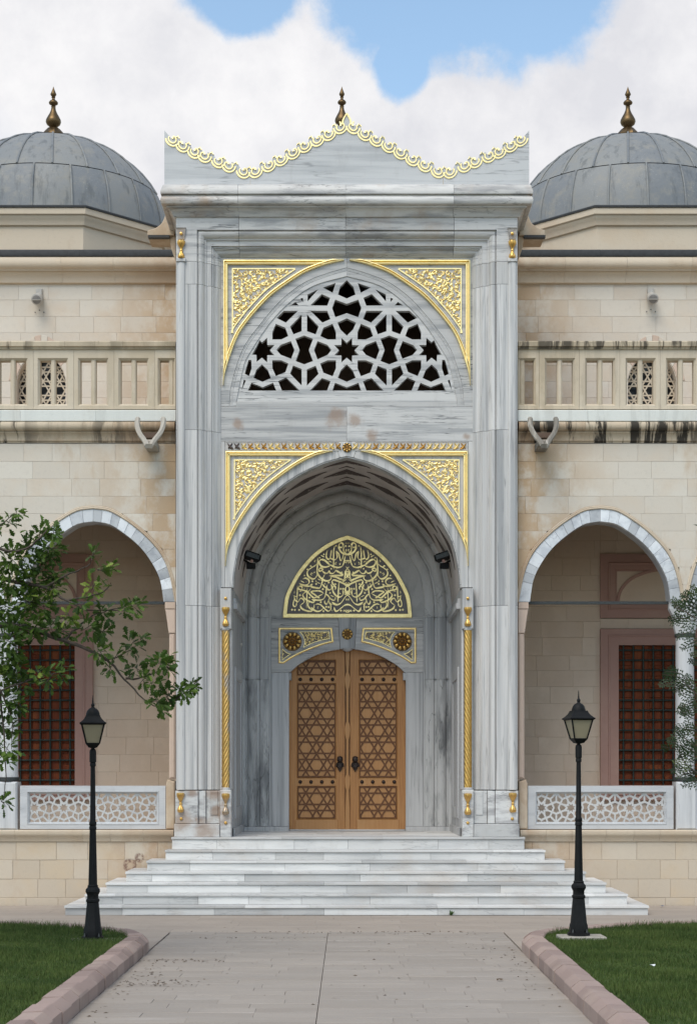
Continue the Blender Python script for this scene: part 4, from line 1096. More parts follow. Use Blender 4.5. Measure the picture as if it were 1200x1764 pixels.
def wing(s):
    nm = 'left' if s < 0 else 'right'
    lab = ('cream sandstone arcade wing left of the marble gateway, its arch half hidden by oak branches' if s < 0 else 'cream sandstone arcade wing right of the marble gateway, its arch in plain view')
    wg = thing('arcade_wing', lab, 'building', (X(C0 + s * 600, W_), 1.5, 0))
    def xf_(y): return lambda u: X(C0 + s * u, y)
    xw, xu = xf_(W_), xf_(U_)
    def bx(name, u0, u1, pt, pb, yf, yb, mat, parent=None, c=.006, yz=None):
        x0, x1 = sorted((X(C0 + s * u0, yf), X(C0 + s * u1, yf))); yz = yf if yz is None else yz
        return obj(name, *slab(x0, x1, Z(pb, yz), Z(pt, yz), yf, yb, c), mat, parent or wg)
    def strips(name, prof, yz, cuts, mat, parent, smooth=35):
        for a, b in zip(cuts, cuts[1:]):
            x0, x1 = sorted((X(C0 + s * a, yz), X(C0 + s * b, yz)))
            obj(name, *xstrip(prof, x0 + .0015, x1 - .0015), mat, parent, smooth)
    def cutlist(u0, u1, l):
        c = [u0]
        while c[-1] + l * 1.4 < u1: c.append(c[-1] + l * U(.85, 1.2))
        return c + [u1]
    arcs = [436.5, 727.5]
    so = catmull(SAO, 6)
    sm = catmull(SAM, 6); si = catmull(SAI, 6)
    def zat(curve, u):
        for cu in arcs:
            d = abs(u - cu)
            if d < curve[-1][0]:
                for (a, b), (c, e) in zip(curve, curve[1:]):
                    if a <= d <= c: return b + (e - b) * (d - a) / max(1e-6, c - a)
        return None
    # ---- arcade wall
    aw_ = obj('arcade_wall', *poly_slab([(xw(u), Z(z, W_)) for u, z in [(294.5, 764), (UE, 764), (UE, 1037)]] +
        [(xw(u), Z(z, W_)) for cu in arcs[::-1] for u, z in ([(cu + a, b) for a, b in reversed(sm)] + [(cu - a, b) for a, b in sm[1:]])] + [(xw(294.5), Z(1037, W_))], W_ + .025, W_ + .42, .001), 'mortar', wg)
    courses([764, 795, 825, 855, 885, 915, 946, 977, 1008, 1037], 294.5, UE, W_, aw_, xw, 'stone', 62, arch=lambda u: zat(sm, u))
    for ai, cu in enumerate(arcs):
        ar = obj('arch', *sweep([(xw(cu + s * 0 - a), Z(b, W_)) for a, b in reversed(si)] + [(xw(cu + a), Z(b, W_)) for a, b in si[1:]],
            [(.001 * s, W_ + .03), (s * -.012, W_ + .03), (s * -.012, W_ + .40), (.001 * s, W_ + .40)]) if False else sweep([(xw(cu - a), Z(b, W_)) for a, b in reversed(si)] + [(xw(cu + a), Z(b, W_)) for a, b in si[1:]], [(s * .004, W_ + .012), (s * .004, W_ + .415), (s * .10, W_ + .415), (s * .10, W_ + .012)]), 'vous', wg, 50)
        # moulding round the arch
        V, Fc = sweep([(xw(cu - a), Z(b, W_)) for a, b in reversed(so)] + [(xw(cu + a), Z(b, W_)) for a, b in so[1:]], [(0, W_ + .03), (0, W_ - .02), (s * .016, W_ - .03), (s * .030, W_ - .018), (s * .044, W_ - .022), (s * .060, W_ - .012), (s * .064, W_ + .03)])
        obj('arch_moulding', V, Fc, 'stone_trim', ar, 40)
        # voussoirs, each its own stone
        no = len(so)
        def at(curve, t):
            i = min(int(t * (len(curve) - 1)), len(curve) - 2); f = t * (len(curve) - 1) - i
            return (curve[i][0] + (curve[i + 1][0] - curve[i][0]) * f, curve[i][1] + (curve[i + 1][1] - curve[i][1]) * f)
        lens_i = [0]
        for a, b in zip(si, si[1:]): lens_i.append(lens_i[-1] + math.hypot(b[0] - a[0], b[1] - a[1]))
        lens_o = [0]
        for a, b in zip(so, so[1:]): lens_o.append(lens_o[-1] + math.hypot(b[0] - a[0], b[1] - a[1]))
        def atl(curve, ln_, f):
            d = f * ln_[-1]
            for i in range(len(curve) - 1):
                if ln_[i] <= d <= ln_[i + 1] + 1e-9:
                    t = (d - ln_[i]) / (ln_[i + 1] - ln_[i]); return (curve[i][0] + (curve[i + 1][0] - curve[i][0]) * t, curve[i][1] + (curve[i + 1][1] - curve[i][1]) * t)
            return curve[-1]
        for side in (-1, 1):
            cuts = [0]; 
            while cuts[-1] < .93: cuts.append(cuts[-1] + U(.065, .105))
            cuts[-1] = 1.0
            for a, b in zip(cuts, cuts[1:]):
                m = (a + b) / 2
                q = [atl(si, lens_i, a), atl(si, lens_i, m), atl(si, lens_i, b), atl(so, lens_o, b), atl(so, lens_o, m), atl(so, lens_o, a)]
                q = [(xw(cu + side * i), Z(j, W_)) for i, j in q]
                if area2(q) < 0: q = q[::-1]
                obj('voussoir', *poly_slab(inset(q, .0015), W_ - .004 - U(0, .004), W_ + .1, .004), 'vous', ar)
        # iron tie rod
        a, b = sorted((xw(cu - 121), xw(cu + 121))); obj('tie_rod', *box(a - .05, b + .05, W_ + .2, W_ + .25, Z(1041, W_ + .2), Z(1036, W_ + .2)), 'iron', wg)
    x0, x1 = sorted((xw(892), xw(UE))); obj('end_pier', *slab(x0, x1, Z(1431, W_), Z(1037.5, W_), W_ + .002, W_ + .42, .01), 'stone', wg)
    # ---- columns
    def column(u, half=False):
        cx, yc = X(C0 + s * u, W_ + .2), W_ + .2
        zc = lambda p: Z(p, yc)
        if not half:
            sh = obj('column', *lathe([(.168, zc(1342)), (.172, zc(1338)), (.166, zc(1330)), (.158, zc(1100)), (.162, zc(1096))], 28, cx, yc), 'colm', wg, 50)
            obj('bronze_ring', *lathe([(.165, zc(1099)), (.178, zc(1098)), (.178, zc(1093)), (.165, zc(1092))], 28, cx, yc), 'iron', sh, 50)
            obj('bronze_ring', *lathe([(.17, zc(1346)), (.19, zc(1345)), (.19, zc(1340)), (.17, zc(1339))], 28, cx, yc), 'iron', sh, 50)
            V = []; prof = [(.165, 1092), (.19, 1080), (.215, 1062), (.26, 1050), (.262, 1038)]
            for r, p in prof:
                for k in range(8):
                    a = PI / 8 + k * PI / 4; rr = r * (1.08 if p < 1055 else 1.0) ; V.append((cx + rr * math.cos(a) / math.cos(PI / 8), yc + min(rr, .21) * math.sin(a) / math.cos(PI / 8), zc(p)))
            Fc = [(i * 8 + k, i * 8 + (k + 1) % 8, i * 8 + 8 + (k + 1) % 8, i * 8 + 8 + k) for i in range(4) for k in range(8)] + [tuple(range(8)), tuple(range(32, 40))]
            obj('capital', V, Fc, 'colm', sh)
            obj('pedestal', *slab(cx - .18, cx + .18, zc(1429.5), zc(1347), yc - .18, yc + .2, .03), 'colm', sh)
        else:
            x0, x1 = sorted((X(C0 + s * 295, W_), X(C0 + s * 313, W_)))
            sh = obj('half_column', *slab(*sorted((X(C0 + s * 295, W_), X(C0 + s * 306, W_))), Z(1342, W_), Z(1091, W_), W_ + .01, W_ + .4, .03), 'pink_light', wg)
            obj('impost', *slab(x0, x1, Z(1049, W_), Z(1037.3, W_), W_ - .004, W_ + .4, .008), 'pink_light', sh)
            q = [(xw(295), Z(1049.4, W_)), (xw(313), Z(1049.4, W_)), (xw(312), Z(1053, W_)), (xw(307), Z(1088, W_)), (xw(306.5), Z(1091, W_)), (xw(295), Z(1091, W_))]
            if area2(q) < 0: q = q[::-1]
            obj('bracket', *poly_slab(q, W_ + .004, W_ + .4, .012), 'pink_light', sh)
            q = [(xw(296), Z(1347, W_)), (xw(309), Z(1343, W_)), (xw(311.5), Z(1352, W_)), (xw(311.5), Z(1429, W_)), (xw(296), Z(1429, W_))]
            if area2(q) < 0: q = q[::-1]
            obj('pedestal', *poly_slab(q, W_ - .002, W_ + .4, .02), 'stone_trim', sh)
    column(300, True); column(582); column(873)
    # ---- balustrades with pierced star lattice
    cell = []
    for p in ('0,835 47,792 49,855 113,857 70,903 112,948 48,950 47,1012 0,970 -47,1012 -48,950 -112,948 -70,903 -113,857 -49,855 -47,792', '295,900 262,820 172,855 137,900 172,945 262,985', '462,800 382,770 302,800 340,900 302,1000 382,1030 460,1000 424,900',
              '359,1075 279,1042 252,1115 359,1222', '239,1022 172,993 97,993 97,1065 127,1137 210,1105', '0,1030 52,1080 82,1150 0,1187 -82,1150 -52,1080', '222,1152 145,1182 177,1266 332,1266', '-12,1242 -12,1266 -130,1266 -105,1195', '12,1242 12,1266 130,1266 105,1195'):
        q = [tuple(map(float, v.split(','))) for v in p.split()]; q = [(a, b - 900) for a, b in q]; cell.append(q)
    def latt(x0, x1, z0, z1, xc, zc_, k, rows=(0,), fill=.985):
        hs = []
        for i in range(-5, 6):
            for j in rows:
                for q in cell:
                    vs_ = {1}
                    vars_ = [(1, 1)]
                    cenx = sum(a for a, _ in q) / len(q); cenz = sum(b for _, b in q) / len(q)
                    if abs(cenx) > 8 and abs(cenx - 382) > 8 and not (abs(cenx) < 80 and abs(cenz) > 300): vars_.append((-1, 1))
                    if abs(cenz) > 8: vars_ += [(a, -1) for a, _ in vars_]
                    for sx_, sz_ in vars_:
                        qq = []
                        cx_, cz_ = cenx * sx_, cenz * sz_
                        for a, b in q:
                            a, b = a * sx_, b * sz_; a = cx_ + (a - cx_) * fill; b = cz_ + (b - cz_) * fill
                            qq.append((xc + (i * 762 + a) * k, zc_ + (j * 732 - b) * k))
                        c = clip_poly(qq, x0, x1, z0, z1)
                        if len(c) >= 3 and abs(area2(c)) > 2e-5 * (k / 6e-4) ** 2 * 8: hs.append(c)
        return hs
    for cu in (438, 728):
        u0, u1 = cu - 125.5, cu + 125.5
        x0, x1 = sorted((xw(u0), xw(u1))); yb_ = W_ + .05
        q = [(x0, Z(1428.5, yb_)), (x1, Z(1428.5, yb_)), (x1, Z(1354, yb_)), (x0, Z(1354, yb_))]
        h_ = [(x0 + .118, Z(1421, yb_)), (x1 - .118, Z(1421, yb_)), (x1 - .118, Z(1363, yb_)), (x0 + .118, Z(1363, yb_))]
        bl = obj('balustrade', *plate(q, [h_], yb_, yb_ + .16), 'bal', wg)
        V, Fc = sweep(h_, [(0, yb_ - .001), (.004, yb_ - .008), (.014, yb_ - .008), (.02, yb_ + .02), (.03, yb_ + .022), (.045, yb_ + .05), (.045, yb_ + .10)], closed=True)
        obj('frame_moulding', V, Fc, 'bal', bl, 30)
        lx0, lx1 = h_[0][0] + .035, h_[1][0] - .035; lz0, lz1 = h_[0][1] + .035, h_[2][1] - .035
        q = [(lx0, lz0), (lx1, lz0), (lx1, lz1), (lx0, lz1)]
        ix0, ix1, iz0, iz1 = lx0 + .012, lx1 - .012, lz0 + .012, lz1 - .012
        k = (iz1 - iz0) / 732
        hs = latt(ix0, ix1, iz0, iz1, (ix0 + ix1) / 2, (iz0 + iz1) / 2, k)
        obj('lattice', *plate(q, hs, yb_ + .05, yb_ + .09), 'lat', bl)
    # ---- plinth: ledge, stones
    lp = [(W_ + .3, Z(1430, W_)), (W_ - .10, Z(1430.5, W_ - .1)), (W_ - .115, Z(1432, W_ - .1)), (W_ - .115, Z(1437, W_ - .1)), (W_ - .10, Z(1440, W_ - .1)), (W_ - .08, Z(1441.5, W_ - .1)), (W_ - .045, Z(1446, W_)), (W_ - .03, Z(1450, W_)), (W_ + .3, Z(1450, W_))]
    ledge = obj('ledge', *box(*sorted((xw(297), xw(UE))), W_ + .05, W_ + .3, Z(1449, W_), Z(1432, W_)), 'mortar', wg)
    strips('ledge_stone', lp, W_, cutlist(297.5, UE, 52), 'stone_trim', ledge)
    plz = obj('plinth_wall', *box(*sorted((xw(296), xw(UE))), W_ + .02, W_ + .4, -.1, Z(1449, W_)), 'mortar', wg)
    courses([1450, 1482, 1515, 1547, 1572], 296.5, UE, W_, plz, xw, 'stone_plinth', 62, proud=.008, c=.006)
    # ---- string course and white coping, stained
    prof = [(W_ + .2, 763.5), (W_ - .01, 763), (W_ - .015, 760.5), (W_ - .04, 759), (W_ - .04, 756.5), (W_ - .05, 752), (W_ - .075, 747), (W_ - .10, 745), (W_ - .10, 743)]
    prof = [(a, Z(b, a)) for a, b in prof] + [(W_ + .2, Z(743, W_))]
    sc_ = obj('string_course', *box(*sorted((xw(295), xw(UE))), W_ + .05, W_ + .4, Z(763, W_), Z(722, W_)), 'mortar', wg)
    strips('course_stone', prof, W_, cutlist(294.6, UE, 66), 'stone_stained', sc_)
    prof = [(W_ + .2, 742.7)] + [(W_ - .11 - .075 * math.cos(a), 734.5 + 7.8 * math.sin(a)) for a in np.linspace(PI / 2, -PI / 2, 9)] + [(W_ + .2, 726.7)]
    prof = [(a, Z(b, W_ - .1)) for a, b in prof]
    strips('torus_stone', prof, W_, cutlist(294.6, UE, 58), 'stone_stained', sc_)
    yz = W_ - .14
    strips('coping', [(W_ + .35, Z(725.5, yz)), (yz + .01, Z(725.5, yz)), (yz, Z(724.5, yz)), (yz, Z(707.5, yz)), (yz + .01, Z(706, yz)), (W_ + .35, Z(705, yz))], yz, cutlist(294.6, UE, 120), 'whitestrip', sc_, None)
    # water spout: two curved horns and a trough on a bracket
    us = 339
    sp = obj('water_spout', *slab(*sorted((X(C0 + s * (us - 10), -.3), X(C0 + s * (us + 10), -.3))), Z(768, -.3), Z(757, -.3), -.32, W_, .03), 'spout', wg)
    for e in (-1, 1):
        pts = [(us + e * 22, 719), (us + e * 22.5, 728), (us + e * 21, 738), (us + e * 17, 748), (us + e * 10, 758), (us + e * 5, 766), (us + e * 3, 771)]
        pl3 = [(X(C0 + s * a, -.1 - .03 * i), -.0 - .05 * i, Z(b, -.1 - .03 * i)) for i, (a, b) in enumerate(catmull(pts, 2))]
        V, Fc = tube(pl3, [.046] * len(pl3), 6); obj('spout_horn', V, Fc, 'spout', sp)
    obj('spout_throat', *box(*sorted((X(C0 + s * (us - 13)), X(C0 + s * (us + 13)))), -.06, W_ - .19 + .02, Z(753, -.1), Z(744, -.1)), 'dark', sp)
    # ---- parapet with framed openings and mullions
    yp = W_ - .06
    par = obj('parapet', *box(*sorted((xw(294.6), xw(UE))), yp + .02, yp + .2, Z(704.8, yp), Z(699, yp)), 'stone_parapet', wg)
    bays = [(294.6, 331)] + [(331.2 + 69.5 * k, 331 + 69.5 * (k + 1)) for k in range(9)]
    for i, (a, b) in enumerate(bays):
        if i == 0: o0, o1 = 276, 325.5
        else: o0, o1 = a + 9.8, a + 62
        x0, x1 = sorted((X(C0 + s * a, yp), X(C0 + s * b, yp))); h0, h1 = sorted((X(C0 + s * max(o0, a + 1.0), yp), X(C0 + s * o1, yp)))
        q = [(x0 + .001, Z(704.5, yp)), (x1 - .001, Z(704.5, yp)), (x1 - .001, Z(601, yp)), (x0 + .001, Z(601, yp))]
        h_ = [(h0, Z(698.5, yp)), (h1, Z(698.5, yp)), (h1, Z(616.5, yp)), (h0, Z(616.5, yp))]
        bp = obj('parapet_panel', *plate(q, [h_], yp, yp + .2), 'stone_parapet', par)
        V, Fc = sweep(h_, [(.0, yp + .002), (.035, yp + .05), (.035, yp + .2)], closed=True); obj('opening_frame', V, Fc, 'stone_parapet', par)
        mc = (o0 + o1) / 2 if i else 302.5
        m0, m1 = sorted((X(C0 + s * (mc - 4.3), yp), X(C0 + s * (mc + 4.3), yp)))
        obj('mullion', *slab(m0, m1, Z(698.4, yp), Z(616.7, yp), yp + .03, yp + .16, .022), 'stone_parapet', par)
    rp = [(yp + .25, Z(601, yp)), (yp - .03, Z(601.5, yp)), (yp - .035, Z(599, yp)), (yp - .07, Z(597.5, yp)), (yp - .075, Z(590.5, yp)), (yp - .06, Z(588.5, yp)), (yp + .25, Z(588, yp))]
    strips('parapet_rail', rp, yp, cutlist(294.6, UE, 95), 'rail_stained', par)
    # ---- gallery wall (upper storey + inside of the arcade)
    wc = [526, 735]
    def upper_open(u):
        for c in wc:
            d = abs(u - c)
            if d < 43: return 655 - 49 * math.cos(d / 43 * PI / 2) ** .62
        return None
    def wpoly(c, y):
        top = [(c - 42.9 + 85.8 * t, upper_open(c - 42.9 + 85.8 * t)) for t in np.linspace(0, 1, 21)]
        return [(X(C0 + s * a, U_), Z(b, U_)) for a, b in [(c - 42.9, 772)] + top + [(c + 42.9, 772)]]
    x0, x1 = sorted((xu(280), xu(UE)))
    gw = obj('gallery_wall', *plate([(x0, ZL - .3), (x1, ZL - .3), (x1, Z(480, U_)), (x0, Z(480, U_))], [wpoly(c, U_) for c in wc], U_ + .03, U_ + .42), 'mortar', wg)
    rows_u = [488, 516.5, 545, 573, 601, 629, 657, 685, 713, 741, 775]
    def cut_rows(): 
        # stones beside and above each window; the opening itself stays free down to its sill
        lastu = 290
        segs = []
        for c in wc: segs.append((lastu, c - 43)); lastu = c + 43
        segs.append((lastu, UE)); return segs
    courses(rows_u[:5], 285, UE, U_, gw, xu, 'stone', 58, arch=upper_open)
    for a, b in cut_rows(): courses(rows_u[4:], a, b, U_, gw, xu, 'stone', 58)
    for c in wc:
        pts = [(c - 43, 772), (c - 43, 657)] + [(c - 43 + 86 * t, upper_open(c - 42.99 + 85.98 * t)) for t in np.linspace(0, 1, 21)] + [(c + 43, 657), (c + 43, 772)]
        path_ = [(xu(a), Z(b, U_)) for a, b in pts]
        wr = obj('gallery_window', *sweep(path_, [(0, U_ - .02), (0, U_ + .025)]) if False else sweep(path_, [(s * .012, U_ + .002), (s * -.012, U_ + .002), (s * -.012, U_ + .40), (s * .012, U_ + .40)]), 'stone', wg)
        # pale and pink voussoirs of the window arch
        ou = [(c - 56 + 112 * t, 655 - 78 * math.cos(abs(2 * t - 1) * PI / 2) ** .62) for t in np.linspace(0, 1, 21)]
        iu = [(c - 43 + 86 * t, upper_open(c - 42.99 + 85.98 * t)) for t in np.linspace(0, 1, 21)]
        for k in range(10):
            q = [iu[2 * k], iu[2 * k + 1], iu[2 * k + 2], ou[2 * k + 2], ou[2 * k + 1], ou[2 * k]]
            q = [(xu(a), Z(b, U_)) for a, b in q]
            if area2(q) < 0: q = q[::-1]
            obj('window_voussoir', *poly_slab(inset(q, .002), U_ - .018, U_ + .05, .004), 'pink_light' if k % 2 else 'stone', wr)
        x0, x1 = sorted((xu(c - 43), xu(c + 43))); zb, zt2 = Z(772, U_), Z(600, U_)
        obj('window_back', *box(x0 - .1, x1 + .1, U_ + .43, U_ + .46, zb, Z(590, U_)), 'pane', wr)  # black sheet closing the opening, its colour painted as interior darkness
        g = MB(); yg_ = U_ + .22; zt3 = Z(604, U_); hsp = .27
        for fam, (dx, dz) in enumerate(((1, 0), (.5, .866), (.5, -.866))):
            d = Vector((dx, dz)); nn = Vector((-dz, dx))
            for k in range(-9, 10):
                for off in (-.33, .33):
                    c_ = Vector(((x0 + x1) / 2, zb + .6)) + nn * ((k + (.5 if k % 2 else 0) * 0 + off * (1 if fam else 1)) * hsp)
                    q = clip_poly([tuple(c_ - d * 4 - nn * .013), tuple(c_ + d * 4 - nn * .013), tuple(c_ + d * 4 + nn * .013), tuple(c_ - d * 4 + nn * .013)], x0 - .03, x1 + .03, zb, zt3 - .05)
                    if len(q) < 3: continue
                    m = len(q); yf = yg_ - .002 * fam
                    g.add([(a, yf, b) for a, b in q] + [(a, yf + .03, b) for a, b in q], [tuple(range(m))] + [(i, (i + 1) % m, m + (i + 1) % m, m + i) for i in range(m)])
        g.obj('window_grille', 'stone_parapet', wr)
    rin = [785, 812, 840, 868, 898, 931, 961, 991, 1017, 1045, 1071, 1098, 1130, 1155, 1183, 1212, 1240, 1270, 1300, 1330, 1360, 1395, 1432]
    win_u0, win_u1 = 436, 652
    courses(rin, 288, win_u0 + 1, U_, gw, xu, 'stone_in', 62, proud=.004)
    courses(rin, win_u1 - 1, UE, U_, gw, xu, 'stone_in', 62, proud=.004)
    courses([785, 812, 840, 868, 898, 931, 955], win_u0 + 1, win_u1 - 1, U_, gw, xu, 'stone_in', 62, proud=.004)
    courses([1066, 1083], win_u0 + 1, win_u1 - 1, U_, gw, xu, 'stone_in', 62, proud=.004)
    courses([1379, 1405, 1432], win_u0 + 1, win_u1 - 1, U_, gw, xu, 'stone_in', 62, proud=.004)
    # pink framed blind panel with an arch, above the window
    c = 544; y1 = U_ - .05
    x0, x1 = sorted((xu(c - 108), xu(c + 108)))
    q = [(x0, Z(1065, U_)), (x1, Z(1065, U_)), (x1, Z(955, U_)), (x0, Z(955, U_))]
    zi0, zi1 = Z(1040, U_), Z(981, U_)
    hl = [(x0 + .28, zi0), (x1 - .28, zi0), (x1 - .28, zi1), (x0 + .28, zi1)]
    bp = obj('blind_panel', *plate(q, [hl], y1, U_ + .02), 'pink', wg)
    obj('panel_moulding', *sweep(hl, [(-.13, y1), (-.12, y1 - .02), (-.10, y1 - .02), (-.09, y1 - .003), (0, y1 - .003), (.01, y1 + .03), (.04, y1 + .03), (.04, U_ + .0)], closed=True), 'pink', bp)
    obj('panel_field', *box(x0 + .25, x1 - .25, U_ - .012, U_ + .02, zi0, zi1), 'stone_in', bp)
    cxm = (x0 + x1) / 2; hw = (x1 - x0) / 2 - .33
    ap = catmull([(cxm - hw, zi0), (cxm - hw * .93, zi0 + .25), (cxm - hw * .7, zi0 + .47), (cxm - hw * .35, zi0 + .60), (cxm, zi0 + .655)], 4); ap = ap + [(2 * cxm - a, b) for a, b in reversed(ap)][1:]
    obj('panel_arch', *sweep(ap, [(-.03, U_ - .01), (-.025, U_ - .035), (.025, U_ - .04), (.03, U_ - .01)]), 'pink', bp)
    # pink window frame, bronze bars, wooden shutters
    q = [(x0, Z(1379, U_)), (x1, Z(1379, U_)), (x1, Z(1084, U_)), (x0, Z(1084, U_))]
    wx0, wx1 = sorted((xu(c - 77), xu(c + 77))); wz0, wz1 = Z(1353, U_), Z(1112, U_)
    hl = [(wx0, wz0), (wx1, wz0), (wx1, wz1), (wx0, wz1)]
    wf = obj('window_frame', *plate(q, [hl], y1 - .04, U_ + .02), 'pink', wg)
    obj('frame_moulding', *sweep(hl, [(-.2, y1 - .039), (-.19, y1 - .055), (-.16, y1 - .055), (-.15, y1 - .039)], closed=True), 'pink', wf)
    nb = 9
    ysh = U_ + .005
    for k in range(6):                                                      # shutter boards and rails behind the bars
        a = wx0 + (wx1 - wx0) * k / 6; b = wx0 + (wx1 - wx0) * (k + 1) / 6
        obj('shutter_board', *slab(a + .002, b - .002, wz0, wz1, ysh - (.02 if k in (1, 4) else 0), ysh + .02, .006), 'shutter', wf)
        if k not in (1, 4):
            for j in range(13):
                zc_ = wz0 + (wz1 - wz0) * (j + .5) / 13; hh = (wz1 - wz0) / 26
                obj('shutter_panel', *slab(a + .03, b - .03, zc_ - hh + .025, zc_ + hh - .025, ysh - .016, ysh + .01, .010), 'shutter', wf)
    yb2 = y1 + .0
    for k in range(nb):
        x = wx0 + (wx1 - wx0) * (k + .5) / nb; obj('window_bar', *lathe([(.017, wz0), (.017, wz1)], 8, x, yb2), 'bars', wf, 50)
    npz = 14
    for k in range(npz):
        z = wz0 + (wz1 - wz0) * (k + .5) / npz
        obj('window_bar', *tube([(wx0, yb2 + .002, z), (wx1, yb2 + .002, z)], [.017, .017], 8), 'bars', wf, 50)
    g = MB()
    for k in range(nb):
        for j in range(npz):
            x, z = wx0 + (wx1 - wx0) * (k + .5) / nb, wz0 + (wz1 - wz0) * (j + .5) / npz
            g.add(*lathe([(0, -.03), (.026, -.016), (.03, 0), (.026, .016), (0, .03)], 8, x, yb2, z))
    o = g.obj('bar_knots', 'bars', wf, 50); o['kind'] = 'stuff'
    # arcade floor, ceiling, end wall
    obj('arcade_floor', *box(*sorted((xu(283), xu(UE))), W_ + .41, U_ + .02, ZL - .25, ZL), 'pave2', wg)
    obj('arcade_ceiling', *box(*sorted((xu(283), xu(UE))), W_ + .43, U_ + .02, Z(701, W_) - .22, Z(701, W_)), 'stone_in', wg)
    xe = X(C0 + s * UE, W_); obj('end_wall', *box(*sorted((xe, xe + s * .4)), W_ + .03, 10.0, -.1, Z(700, W_)), 'stone', wg)
    # ---- roof cornice and lead flashing
    pr = [(U_ + .2, 490), (U_ - .02, 489.5), (U_ - .03, 487.5), (U_ - .07, 486.5), (U_ - .08, 480), (U_ - .11, 473), (U_ - .15, 468.5), (U_ - .155, 466.5), (U_ - .20, 465.8), (U_ - .20, 463.8), (U_ - .21, 463), (U_ - .255, 460), (U_ - .285, 455.5), (U_ - .29, 450.5), (U_ - .28, 446), (U_ - .26, 443), (U_ - .24, 441.5)]
    pr = [(a, Z(b, a)) for a, b in pr] + [(U_ + .2, Z(441.5, U_ - .24))]
    rc = obj('roof_cornice', *box(*sorted((xu(287), xu(UE))), U_ + .1, 9.6, Z(489, U_), Z(441, U_)), 'stone_trim', wg)
    strips('cornice_stone', pr, U_, cutlist(287, UE, 95), 'stone_trim', rc)
    ya = U_ - .27
    strips('lead_flashing', [(ya + .05, Z(441.3, ya)), (ya, Z(441, ya)), (ya - .01, Z(438, ya)), (ya, Z(430.5, ya)), (ya + .02, Z(429, ya)), (9.6, Z(429, ya) + .25), (9.6, Z(441, ya))], ya, cutlist(287, UE, 160), 'leadstrip', rc)
    # ---- octagonal drum and lead dome
    yc = 7.05; cx = X(C0 + s * (505 if s < 0 else 484), yc); ri = 2.42
    def octo(r): return [(cx + r / math.cos(PI / 8) * math.cos(PI / 8 + k * PI / 4), yc + r / math.cos(PI / 8) * math.sin(PI / 8 + k * PI / 4)) for k in range(8)]
    yfz = yc - ri
    def zz(p): return Z(p, yfz)
    drum = obj('drum', *sweep(octo(ri)[::-1], [(0, zz(432) - .3), (0, zz(398)), (.0, zz(390)), (.05, zz(388.5)), (.06, zz(386)), (.085, zz(379)), (.115, zz(376)), (.12, zz(374)), (.16, zz(372)), (.165, zz(362.5)), (.15, zz(361)), (-.6, zz(360.5))], XY, closed=True), 'stone_trim', wg, 30)
    lt = obj('drum_flashing', *sweep(octo(ri)[::-1], [(.165, zz(361.8)), (.185, zz(361.8)), (.19, zz(359)), (.16, zz(357)), (-.4, zz(350))], XY, closed=True), 'leadstrip', wg)
    Rr, Hh, z0 = 2.50, 2.20, zz(357)
    nseg = 20
    dm = obj('dome', *lathe([(Rr * .985 * math.cos(a), Hh * .985 * math.sin(a)) for a in np.linspace(0, PI / 2, 12)], 40, cx, yc, z0), 'leadstrip', wg, 60)
    bands = [(0.0, .44), (.445, 1.20), (1.205, 1.50)]
    for bi, (p0, p1) in enumerate(bands):
        V, Fc = [], []; na, nb_ = 5, 6
        for i in range(na + 1):
            th = (-.5 + i / na) * (2 * PI / nseg) * .985
            for j in range(nb_ + 1):
                ph = p0 + (p1 - p0) * j / nb_; e = 1.0 + (.004 if bi == 0 and j == 0 else 0)
                V.append((Rr * e * math.cos(ph) * math.cos(th), Rr * e * math.cos(ph) * math.sin(th), Hh * math.sin(ph) + (.008 if j == 0 else 0)))
        for i in range(na):
            for j in range(nb_): Fc.append((i * (nb_ + 1) + j, (i + 1) * (nb_ + 1) + j, (i + 1) * (nb_ + 1) + j + 1, i * (nb_ + 1) + j + 1))
        p0_ = obj('lead_panel', V, Fc, 'lead', dm, 60); p0_.location = (cx, yc, z0); p0_.rotation_euler = (0, 0, -PI / 2 + (.5 * 2 * PI / nseg if bi == 0 else 0))
        for k in range(1, nseg): link('lead_panel', p0_.data, dm, (cx, yc, z0), (0, 0, -PI / 2 + (k + (.5 if bi == 0 else 0)) * 2 * PI / nseg))
    sm_ = None
    for bi, (p0, p1) in enumerate(bands[:2]):
        pts = [((Rr + .012) * math.cos(a), 0, (Hh + .012) * math.sin(a)) for a in np.linspace(p0, p1 if bi == 0 else 1.5, 10)]
        V, Fc = tube(pts, [.022] * 10, 6); so_ = obj('lead_seam', V, Fc, 'lead', dm, 60); so_.location = (cx, yc, z0); so_.rotation_euler = (0, 0, -PI / 2 + (0 if bi == 0 else .5 * 2 * PI / nseg))
        for k in range(1, nseg): link('lead_seam', so_.data, dm, (cx, yc, z0), (0, 0, -PI / 2 + (k + (0 if bi == 0 else .5)) * 2 * PI / nseg))
    fz = z0 + Hh - .03; ftop = Z(148, yc)
    fo = obj('finial', *finial_mesh(), 'brass', dm, 40); fo.location = (cx, yc, fz); fo.scale = (1.05, 1.05, (ftop - fz) / 1.80)
    g = lathe([(.24, 0), (.27, .03), (.24, .16), (.12, .30), (0, .33)], 24, flute=10, fd=.08); fb = obj('finial_base', *g, 'brass', dm, 40); fb.location = (cx, yc, fz)
    # corbelled spout beside the gateway's cornice
    ycb = 1.2
    q = [(300, 357), (300, 405), (254 if s < 0 else 256, 405), (254 if s < 0 else 256, 397)] + catmull([(256, 396), (268, 392), (279, 383), (285, 368), (286, 357)], 3)
    q = [(X(C0 + s * (C0 - a), ycb), Z(b, ycb)) for a, b in q]
    if area2(q) < 0: q = q[::-1]
    cb = obj('corner_corbel', *poly_slab(q, ycb, ycb + .7, .01), 'stone_trim', wg)
